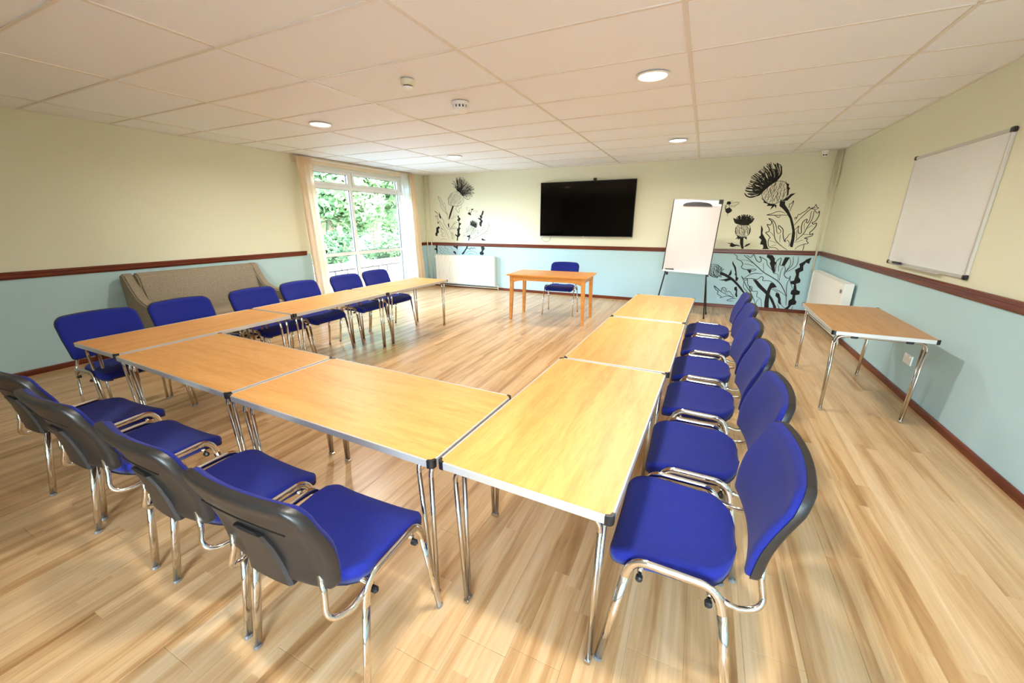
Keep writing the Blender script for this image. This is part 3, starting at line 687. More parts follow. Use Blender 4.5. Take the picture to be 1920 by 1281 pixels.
# ------------------------------------------------------------------ radiators
def radiator(label, loc, rotz, L, z0, z1, n, ridge=True):
    """front faces local -y, origin at mid length on the floor against the wall"""
    t = thing('radiator', label, 'radiator', loc, rotz, 'white panel radiators'); h = L/2; yf = -.115
    bm = NB(); pr = []
    p = L/n
    for k in range(n):
        x = -h+k*p; dd = .010 if ridge else .0012
        pr += [(x, yf), (x+p*.30, yf), (x+p*.45, yf+dd), (x+p*.85, yf+dd)]
    pr.append((h, yf)); poly = pr+[(h, yf+.016), (-h, yf+.016)]
    A = [bm.verts.new((a, b, z0+.012)) for a, b in poly]; B = [bm.verts.new((a, b, z1-.012)) for a, b in poly]
    q = len(poly)
    for i in range(q): bm.faces.new((A[i], A[(i+1) % q], B[(i+1) % q], B[i]))
    bm.faces.new(list(reversed(A))); bm.faces.new(B); bmesh.ops.recalc_face_normals(bm, faces=bm.faces[:])
    obj('front_panel', bm, 'rad', t)
    bm = NB(); box(bm, -h+.004, h-.004, -.045, -.03, z0+.012, z1-.012, .003); obj('rear_panel', bm, 'rad', t)
    for s in (-1, 1):
        bm = NB(); box(bm, s*h-.006, s*h+.006, -.120, -.024, z0, z1, .003); obj('end_panel', bm, 'rad', t)
        bm = NB(); box(bm, s*h*.7-.02, s*h*.7+.02, -.030, 0, z0+.1, z1-.08, .002); obj('wall_bracket', bm, 'rad_in', t)
    bm = NB(); m_ = max(10, int(L/.045))
    box(bm, -h, h, -.120, -.108, z1-.008, z1, .002); box(bm, -h, h, -.036, -.024, z1-.008, z1, .002)
    for k in range(m_):
        x = -h+L*(k+.5)/m_; box(bm, x-.004, x+.004, -.108, -.036, z1-.007, z1-.002)
    obj('top_grille', bm, 'rad', t)
    bm = NB(); box(bm, -h+.02, h-.02, -.098, -.046, z0+.05, z1-.03); obj('convector_core', bm, 'rad_in', t)
    return t, h
R1c = -4.712
r1, h = radiator('white ridged radiator on the back wall under the left mural', (R1c, YB, 0), 0, 1.565, .085, .760, 44)
bm = NB(); lathe(bm, [(.014, 0), (.018, .01), (.018, .045), (.012, .06)], (-h-.075, -.07, .70), 12, 'X'); obj('valve_head', bm, 'white', r1, smooth=True)
bm = NB(); tube(bm, [(h-.02, -.07, .10), (h+.05, -.07, .10)]+arc((h+.05, -.07, .10), (h+.075, -.07, .10), (h+.075, -.07, .06), 4)+[(h+.075, -.07, .0)], .009, 8); obj('outlet_pipe', bm, 'pipe', r1, smooth='all')
bm = NB(); tube(bm, [(-h, -.06, .045), (h+.06, -.06, .045)], .011, 8); obj('floor_pipe', bm, 'pipe', r1, smooth='all')
r2, h = radiator('white flat radiator on the right wall in the far corner, behind the lone table', (XR-.006, 4.375, 0), -PI/2, 1.60, .115, .765, 30, False)
bm = NB(); lathe(bm, [(.022, 0), (.024, -.004), (.016, -.005)], (h-.09, -.1215, .66), 14, 'Y'); obj('blanking_ring', bm, 'grey', r2, smooth=True)
bm = NB(); lathe(bm, [(.018, 0), (.024, .01), (.024, .055), (.016, .07)], (-h-.075, -.07, .70), 12, 'X'); obj('valve_head', bm, 'white', r2, smooth=True)
bm = NB(); tube(bm, [(-h+.05, -.065, .07), (h-.02, -.065, .07)]+arc((h-.02, -.065, .07), (h+.04, -.065, .07), (h+.04, -.065, .03), 4)+[(h+.04, -.065, 0)], .011, 8); obj('floor_pipe', bm, 'pipe', r2, smooth='all')
# heating pipes in the two far corners
for k, (x, y, z0, lb, dx) in enumerate(((XL+.055, YB-.065, 0, 'cream heating pipe closest to the window in the far left corner', 0), (XL+.165, YB-.05, 0, 'cream heating pipe in the far left corner, next to the left mural', 0),
                                    (XR-.075, YB-.055, .70, 'cream heating pipe running down the far right corner to the radiator valve', 0), (XR-.03, YB-.10, 2.0, 'short cream pipe high in the far right corner', 0))):
    t = thing('heating_pipe', lb, 'pipe', (x, y, 0), group='corner heating pipes')
    bm = NB(); tube(bm, [(0, 0, z0), (0, 0, H)], .0135, 10); obj('pipe', bm, 'pipe', t, smooth='all')
    for z in (.5, 1.3, 2.2):
        if z > z0:
            bm = NB(); lathe(bm, [(.015, z-.01), (.019, z-.008), (.019, z+.008), (.015, z+.01)], (0, 0, 0), 10); box(bm, -.006, .006, .012, (YB-y), z-.006, z+.006); obj('pipe_clip', bm, 'pipe', t, smooth=True)
# ------------------------------------------------------------------ television and what belongs to it
tv = thing('television', 'large black flat television switched off on the back wall', 'television', (-1.927, YB, 1.726)); hw, hh = .936, .520
bm = NB(); box(bm, -hw, hw, -.062, -.022, -hh, hh, .004); obj('casing', bm, 'tvb', tv)
bm = NB(); box(bm, -hw+.012, hw-.012, -.064, -.0615, -hh+.020, hh-.012); obj('screen', bm, 'tvs', tv)
bm = NB(); box(bm, -hw+.002, hw-.002, -.0645, -.062, -hh+.001, -hh+.012); obj('bottom_bezel', bm, 'grey', tv)
bm = NB(); box(bm, -.03, .0, -.066, -.0643, -hh+.003, -hh+.011); obj('emblem', bm, 'white', tv)
bm = NB(); box(bm, -.3, .3, -.021, 0, -.25, .25); obj('wall_mount', bm, 'black', tv)
w = thing('webcam', 'small black webcam on the top edge of the television', 'camera', (-1.765, YB-.045, 1.726+hh)); bm = NB(); box(bm, -.03, .03, -.02, .02, .002, .045, .006); obj('body', bm, 'black', w)
bm = NB(); lathe(bm, [(.010, -.020), (.010, -.026), (.006, -.027)], (0, 0, .024), 12, 'Y'); obj('lens', bm, 'tvs', w)
bm = NB(); pts = [(-2.845, YB-.03, 1.21)]+arc((-2.845, YB-.03, 1.19), (-2.83, YB-.03, 1.105), (-2.735, YB-.02, 1.10), 6)+arc((-2.735, YB-.02, 1.10), (-2.64, YB-.03, 1.11), (-2.63, YB-.03, 1.21), 6)
tube(bm, [Vector(p)-Vector((-2.74, YB, 1.2)) for p in pts], .004, 6); o = obj('cable', bm, 'grey', loc=(-2.74, YB, 1.2)); tag(o, 'thin grey cable looping below the left end of the television', 'cable')
# ------------------------------------------------------------------ whiteboard on the right wall
wb = thing('whiteboard', 'aluminium framed whiteboard on the right wall', 'whiteboard', (XR, 2.178, 1.580)); ay, az = .678, .480
bm = NB(); box(bm, -.014, -.002, -ay, ay, -az, az); obj('board', bm, 'wbd', wb)
for s in (-1, 1):
    bm = NB(); box(bm, -.022, 0, s*ay-.012, s*ay+.012, -az-.012, az+.012, .003); obj('frame_edge', bm, 'alu', wb)
    bm = NB(); box(bm, -.022, 0, -ay+.012, ay-.012, s*az-.012, s*az+.012, .003); obj('frame_edge', bm, 'alu', wb)
    for q in (-1, 1):
        bm = NB(); box(bm, -.026, .0, s*ay-.018, s*ay+.018, q*az-.018, q*az+.018, .006); obj('corner_cap', bm, 'black', wb)
bm = NB(); box(bm, -.055, -.022, -.35, ay-.2, -az-.014, -az-.008, .002); obj('pen_tray', bm, 'alu', wb)
er = thing('board_eraser', 'dark board eraser on the whiteboard pen tray', 'eraser', (XR-.04, 2.59, 1.0925)); bm = NB(); box(bm, -.012, .012, -.07, .07, 0, .008, .002); obj('felt', bm, 'grey', er); bm = NB(); box(bm, -.013, .013, -.072, .072, .008, .024, .003); obj('grip', bm, 'black', er)
# twin socket
so = thing('wall_socket', 'white twin wall socket low on the right wall, behind the lone table leg', 'socket', (XR, 1.945, .335)); bm = NB(); box(bm, -.010, 0, -.073, .073, -.043, .043, .003); obj('plate', bm, 'white', so)
for q in (-1, 1): bm = NB(); box(bm, -.014, -.0095, q*.036-.009, q*.036+.009, .018, .034, .002); obj('switch', bm, 'white', so)
# ------------------------------------------------------------------ flip chart easel
fc = thing('flip_chart_easel', 'flip chart easel with white board on black legs in front of the right mural', 'easel', (.055, 4.50, 0), math.radians(-2))
ln = .125  # lean of the board plane (dy per metre)
TILT = .045   # the board hangs a little out of true on its legs
def P(x, z, off=0): return Vector((x+TILT*(z-1.2), -.105+ln*z+off, z-TILT*x))
def slab(bm, x0, x1, z0, z1, o0, o1, bev=0):
    vs_ = [bm.verts.new(P(x, z, o)) for x in (x0, x1) for o in (o0, o1) for z in (z0, z1)]
    F = [(0, 1, 3, 2), (4, 6, 7, 5), (0, 4, 5, 1), (2, 3, 7, 6), (0, 2, 6, 4), (1, 5, 7, 3)]
    fs = [bm.faces.new([vs_[i] for i in f]) for f in F]
    if bev: bmesh.ops.bevel(bm, geom=list({e for f in fs for e in f.edges}), offset=bev, segments=2, affect='EDGES')
bx0, bx1, bz0, bz1 = -.345, .335, .735, 1.812
bm = NB(); slab(bm, bx0, bx1, bz0, bz1-.085, -.012, 0); obj('board', bm, 'flip', fc)
bm = NB(); slab(bm, bx0, bx1, bz1-.082, bz1, -.012, 0); obj('header_panel', bm, 'white', fc)
for a, b, c_, e_ in ((bx0-.014, bx0, bz0-.01, bz1+.01), (bx1, bx1+.014, bz0-.01, bz1+.01)):
    bm = NB(); slab(bm, a, b, c_, e_, -.018, .008); obj('edge_strip', bm, 'black', fc)
bm = NB(); slab(bm, bx0, bx1, bz1, bz1+.012, -.018, .008); obj('top_strip', bm, 'grey', fc)
bm = NB(); slab(bm, bx1-.045, bx1+.016, bz1-.05, bz1+.014, -.022, .01, .004); obj('corner_bracket', bm, 'black', fc)
bm = NB(); n = 12; up_ = [(-.205+.41*k/n, bz1-.070+.042*math.sin(PI*min(1, max(0, k/n)))**.45) for k in range(n+1)]
A = [bm.verts.new(P(x, z, -.034)) for x, z in up_]; B = [bm.verts.new(P(x, z, -.013)) for x, z in up_]
A += [bm.verts.new(P(.205, bz1-.086, -.034)), bm.verts.new(P(-.205, bz1-.086, -.034))]; B += [bm.verts.new(P(.205, bz1-.086, -.013)), bm.verts.new(P(-.205, bz1-.086, -.013))]
bm.faces.new(A); bm.faces.new(list(reversed(B)))
for i in range(len(A)): bm.faces.new((A[i], B[i], B[(i+1) % len(A)], A[(i+1) % len(A)]))
bmesh.ops.recalc_face_normals(bm, faces=bm.faces[:]); obj('paper_clamp', bm, 'black', fc)
bm = NB(); slab(bm, bx0, bx1, bz0-.022, bz0, -.065, .0, .003); obj('pen_tray', bm, 'white', fc)
for s, x in ((-1, -.43), (1, .335)):
    xt = -.30 if s < 0 else .300
    bm = NB(); a, b = Vector((x, P(0, 0).y, .004)), P(xt, bz0+.02, .014); tube(bm, [a, b, P(xt, 1.70, .014)], .0095, 8); lg = obj('leg', bm, 'black', fc, smooth='all')
    bm = NB(); lathe(bm, [(.013, 0), (.014, .02), (.010, .03)], (a.x, a.y, 0), 10); obj('foot_cap', bm, 'black', lg)
    bm = NB(); b2 = Vector((-.462 if s < 0 else xt+.055, .29, .004)); tube(bm, [b2, P(xt, .74, .05), P(xt, 1.35, .022)], .0085, 8); lg = obj('leg', bm, 'black', fc, smooth='all')
    bm = NB(); lathe(bm, [(.013, 0), (.014, .02), (.010, .03)], (b2.x, b2.y, 0), 10); obj('foot_cap', bm, 'black', lg)
    bm = NB(); lathe(bm, [(.018, -.03), (.018, .01), (.012, .016)], (xt, P(0, .68).y+.014, .69), 10); obj('leg_knob', bm, 'black', fc)
mk = thing('marker_pen', 'black marker pen lying at the left end of the flip chart tray', 'pen', fc.matrix_world @ Vector((0, 0, 0)))
mw = Matrix.Translation((.055, 4.50, 0)) @ Matrix.Rotation(math.radians(-2), 4, 'Z'); mk.location = mw @ (P(-.25, bz0+.0105, -.035)); mk.rotation_euler = (0, 0, math.radians(-2))
bm = NB(); tube(bm, [(-.06, 0, 0), (.03, 0, 0)], .009, 10); obj('barrel', bm, 'black', mk, smooth=True); bm = NB(); tube(bm, [(.031, 0, 0), (.072, 0, 0)], .0098, 10); obj('cap', bm, 'black', mk, smooth=True)
# ------------------------------------------------------------------ ceiling fittings
def downlight(x, y, label):
    t = thing('ceiling_downlight', label, 'ceiling light', (x, y, H), group='round ceiling downlights')
    bm = NB(); lathe(bm, [(.100, 0), (.120, -.002), (.122, -.006), (.108, -.010), (.100, -.006)], (0, 0, 0), 36); obj('trim_ring', bm, 'white', t, smooth=True)
    bm = NB(); lathe(bm, [(.098, -.0045), (.102, -.0062), (.060, -.0085)], (0, 0, 0), 36); obj('diffuser', bm, 'lamp', t, smooth=True)
    l = bpy.data.lights.new('downlight_lamp', 'AREA'); l.shape = 'DISK'; l.size = .19; l.energy = LAMP_W; l.color = LAMP_COL; l.spread = math.radians(165)
    o = bpy.data.objects.new('downlight_lamp', l); C.objects.link(o); o.parent = t; o.location = (0, 0, -.014)
for x, y, lb in ((-.26, 1.003, 'round downlight nearest the camera on the right half of the ceiling'), (-3.726, .995, 'round downlight on the left half of the ceiling, above the left-hand tables'),
                 (-.236, 3.649, 'small far round downlight on the right, above the flip chart side'), (-3.62, 3.489, 'farthest round downlight on the left, close to the left mural'),
                 (-.26, -1.65, 'round downlight above the camera, right half of the ceiling')):
    downlight(x, y, lb)
t = thing('motion_sensor', 'cream dome motion sensor on the ceiling, nearer of the two small fittings', 'sensor', (-1.951, .296, H))
bm = NB(); lathe(bm, [(.052, 0), (.055, -.004), (.054, -.030), (.046, -.040)], (0, 0, 0), 24); obj('base', bm, 'pipe', t, smooth=True)
bm = NB(); lathe(bm, [(.034, -.040), (.034, -.047)], (0, 0, 0), 20); obj('dark_ring', bm, 'black', t)
bm = NB(); lathe(bm, [(.038, -.047), (.036, -.058), (.026, -.068), (.010, -.073)], (0, 0, 0), 20); obj('lens_dome', bm, 'white', t, smooth=True)
t = thing('smoke_detector', 'white slotted smoke detector on the ceiling beside the motion sensor', 'smoke detector', (-1.903, .961, H))
bm = NB(); lathe(bm, [(.080, 0), (.082, -.004), (.080, -.026), (.066, -.030)], (0, 0, 0), 28); obj('base', bm, 'white', t, smooth=True)
bm = NB(); lathe(bm, [(.068, -.030), (.068, -.048), (.062, -.050)], (0, 0, 0), 28); obj('vent_core', bm, 'gasket', t)
bm = NB()
for k in range(14):
    a = 2*PI*k/14; c_, s_ = math.cos(a), math.sin(a); r_ = .071
    vs_ = [bm.verts.new((c_*(r_+i)-s_*j, s_*(r_+i)+c_*j, z)) for i in (-.004, .003) for j in (-.008, .008) for z in (-.052, -.029)]
    for f_ in [(0, 1, 3, 2), (4, 6, 7, 5), (0, 4, 5, 1), (2, 3, 7, 6), (0, 2, 6, 4), (1, 5, 7, 3)]: bm.faces.new([vs_[i] for i in f_])
obj('vent_ribs', bm, 'white', t)
bm = NB(); lathe(bm, [(.074, -.050), (.072, -.066), (.054, -.080), (.020, -.085)], (0, 0, 0), 28); obj('cover', bm, 'white', t, smooth=True)
t = thing('security_camera', 'small white dome security camera high in the far right corner', 'camera', (1.735, YB-.085, H))
bm = NB(); lathe(bm, [(.048, 0), (.050, -.006), (.048, -.036), (.042, -.042)], (0, 0, 0), 24); obj('base', bm, 'white', t, smooth=True)
bm = NB(); lathe(bm, [(.042, -.040), (.043, -.060), (.036, -.080), (.022, -.092), (.006, -.096)], (0, 0, 0), 24); obj('dome', bm, 'white', t, smooth=True)
for dx in (-.016, .014):
    bm = NB(); lathe(bm, [(.011, 0), (.011, -.012), (.007, -.013)], (dx-.006, -.031, -.070), 12, 'Y'); obj('lens', bm, 'black', t)
# ------------------------------------------------------------------ murals: black paint on the back wall, drawn as thin painted shapes
def ribbon(bm, pts, w, y, taper=True):
    P_ = [Vector((a, 0, b)) for a, b in pts]
    # smooth by Catmull-Rom
    Q = []
    for i in range(len(P_)-1):
        p0, p1, p2, p3 = P_[max(i-1, 0)], P_[i], P_[i+1], P_[min(i+2, len(P_)-1)]
        for k in range(3):
            t = k/3; Q.append(.5*((2*p1)+(p2-p0)*t+(2*p0-5*p1+4*p2-p3)*t*t+(3*p1-p0-3*p2+p3)*t**3))
    Q.append(P_[-1]); n = len(Q); L = []
    for i, q in enumerate(Q):
        t = (Q[min(i+1, n-1)]-Q[max(i-1, 0)]); t = t.normalized() if t.length > 1e-6 else Vector((1, 0, 0)); nn = Vector((-t.z, 0, t.x)); s = i/(n-1); h = w*.5 if not taper else w*.5*(.35+.65*math.sin(PI*min(1, max(0, .08+s*.9)))**.5)
        L.append((bm.verts.new((q.x+nn.x*h, y, q.z+nn.z*h)), bm.verts.new((q.x-nn.x*h, y, q.z-nn.z*h))))
    for a, b in zip(L, L[1:]):
        try: bm.faces.new((a[0], a[1], b[1], b[0]))
        except ValueError: pass
def mural(side, label, items, seed):
    random.seed(seed)
    xs_ = [v for it in items for v in it[3][::2]]; zs_ = [v for it in items for v in it[3][1::2]]; ox, oz = (min(xs_)+max(xs_))/2, min(zs_)
    t = thing('thistle_mural', label, 'mural', (ox, YB, oz), group='black thistle wall paintings'); parts = []; last = None
    for k_, (part, kind, w, flat) in enumerate(items):
        pts = [(flat[i]-ox, flat[i+1]-oz) for i in range(0, len(flat), 2)]; y = -.0012-.000012*k_
        if kind == 'fan' and last == (part, 'fan') and pts[0] and k_: bm = parts[-1][1]
        else: bm = NB(); parts.append((part, bm))
        last = (part, kind); w = w*((.55 if kind == 'fan' else .9) if side == 'left' else 1)
        if kind == 'l': ribbon(bm, pts, w, y)
        elif kind == 'f':
            vs_ = [bm.verts.new((a, y, b)) for a, b in pts]
            es = [bm.edges.new((vs_[i], vs_[(i+1) % len(vs_)])) for i in range(len(vs_))]
            bmesh.ops.triangle_fill(bm, use_beauty=True, use_dissolve=False, edges=es)
        elif kind == 'fan':     # strokes from a short base line out to the crown of the flower
            base, edge = pts[:3], pts[3:]
            def on(poly, s):
                s = min(max(s, 0), .9999)*(len(poly)-1); i = int(s); f_ = s-i; return Vector((poly[i][0]+(poly[i+1][0]-poly[i][0])*f_, 0, poly[i][1]+(poly[i+1][1]-poly[i][1])*f_))
            N = 48 if side == 'right' else 40
            for k in range(N):
                s = (k+random.uniform(-.3, .3))/(N-1); a, b = on(base, s), on(edge, s+random.uniform(-.02, .02)); d_ = b-a; nrm = Vector((-d_.z, 0, d_.x)); bend = (.5-s)*.38+random.uniform(-.08, .08)
                m_ = a+d_*.55+nrm*bend*-.7; e_ = a+d_*random.uniform(.93, 1.03)
                ribbon(bm, [(a.x, a.z), (m_.x, m_.z), (e_.x, e_.z)], w*random.uniform(.7, 1.25), y-.000001*k, False)
        elif kind == 'bulb':    # outline plus rows of small scale strokes
            ribbon(bm, pts+[pts[0]], w, y); cx = sum(p[0] for p in pts)/len(pts); cz = sum(p[1] for p in pts)/len(pts)
            for ring in (.82, .62, .42, .22):
                m_ = int(22*ring)+3
                for k in range(m_):
                    s = ((k+random.uniform(-.2, .2))/m_ % 1)*len(pts); i = int(s) % len(pts); f_ = s-int(s); j = (i+1) % len(pts)
                    px, pz = pts[i][0]+(pts[j][0]-pts[i][0])*f_, pts[i][1]+(pts[j][1]-pts[i][1])*f_
                    ax, az_ = cx+(px-cx)*ring, cz+(pz-cz)*ring; gx, gz = pts[0][0]*.5+pts[1][0]*.5-cx, pts[0][1]*.5+pts[1][1]*.5-cz; gl = math.hypot(gx, gz); ln_ = gl*.42
                    ux, uz = gx/gl, gz/gl; sx = -uz*.012*random.choice((-1, 1)); sz = ux*.012
                    ribbon(bm, [(ax-ux*ln_*.4, az_-uz*ln_*.4), (ax+sx, az_+sz), (ax+ux*ln_*.6, az_+uz*ln_*.6)], w*.8, y-.000001*k)
    for part, bm in parts: obj('painted_'+part, bm, 'ink', t)
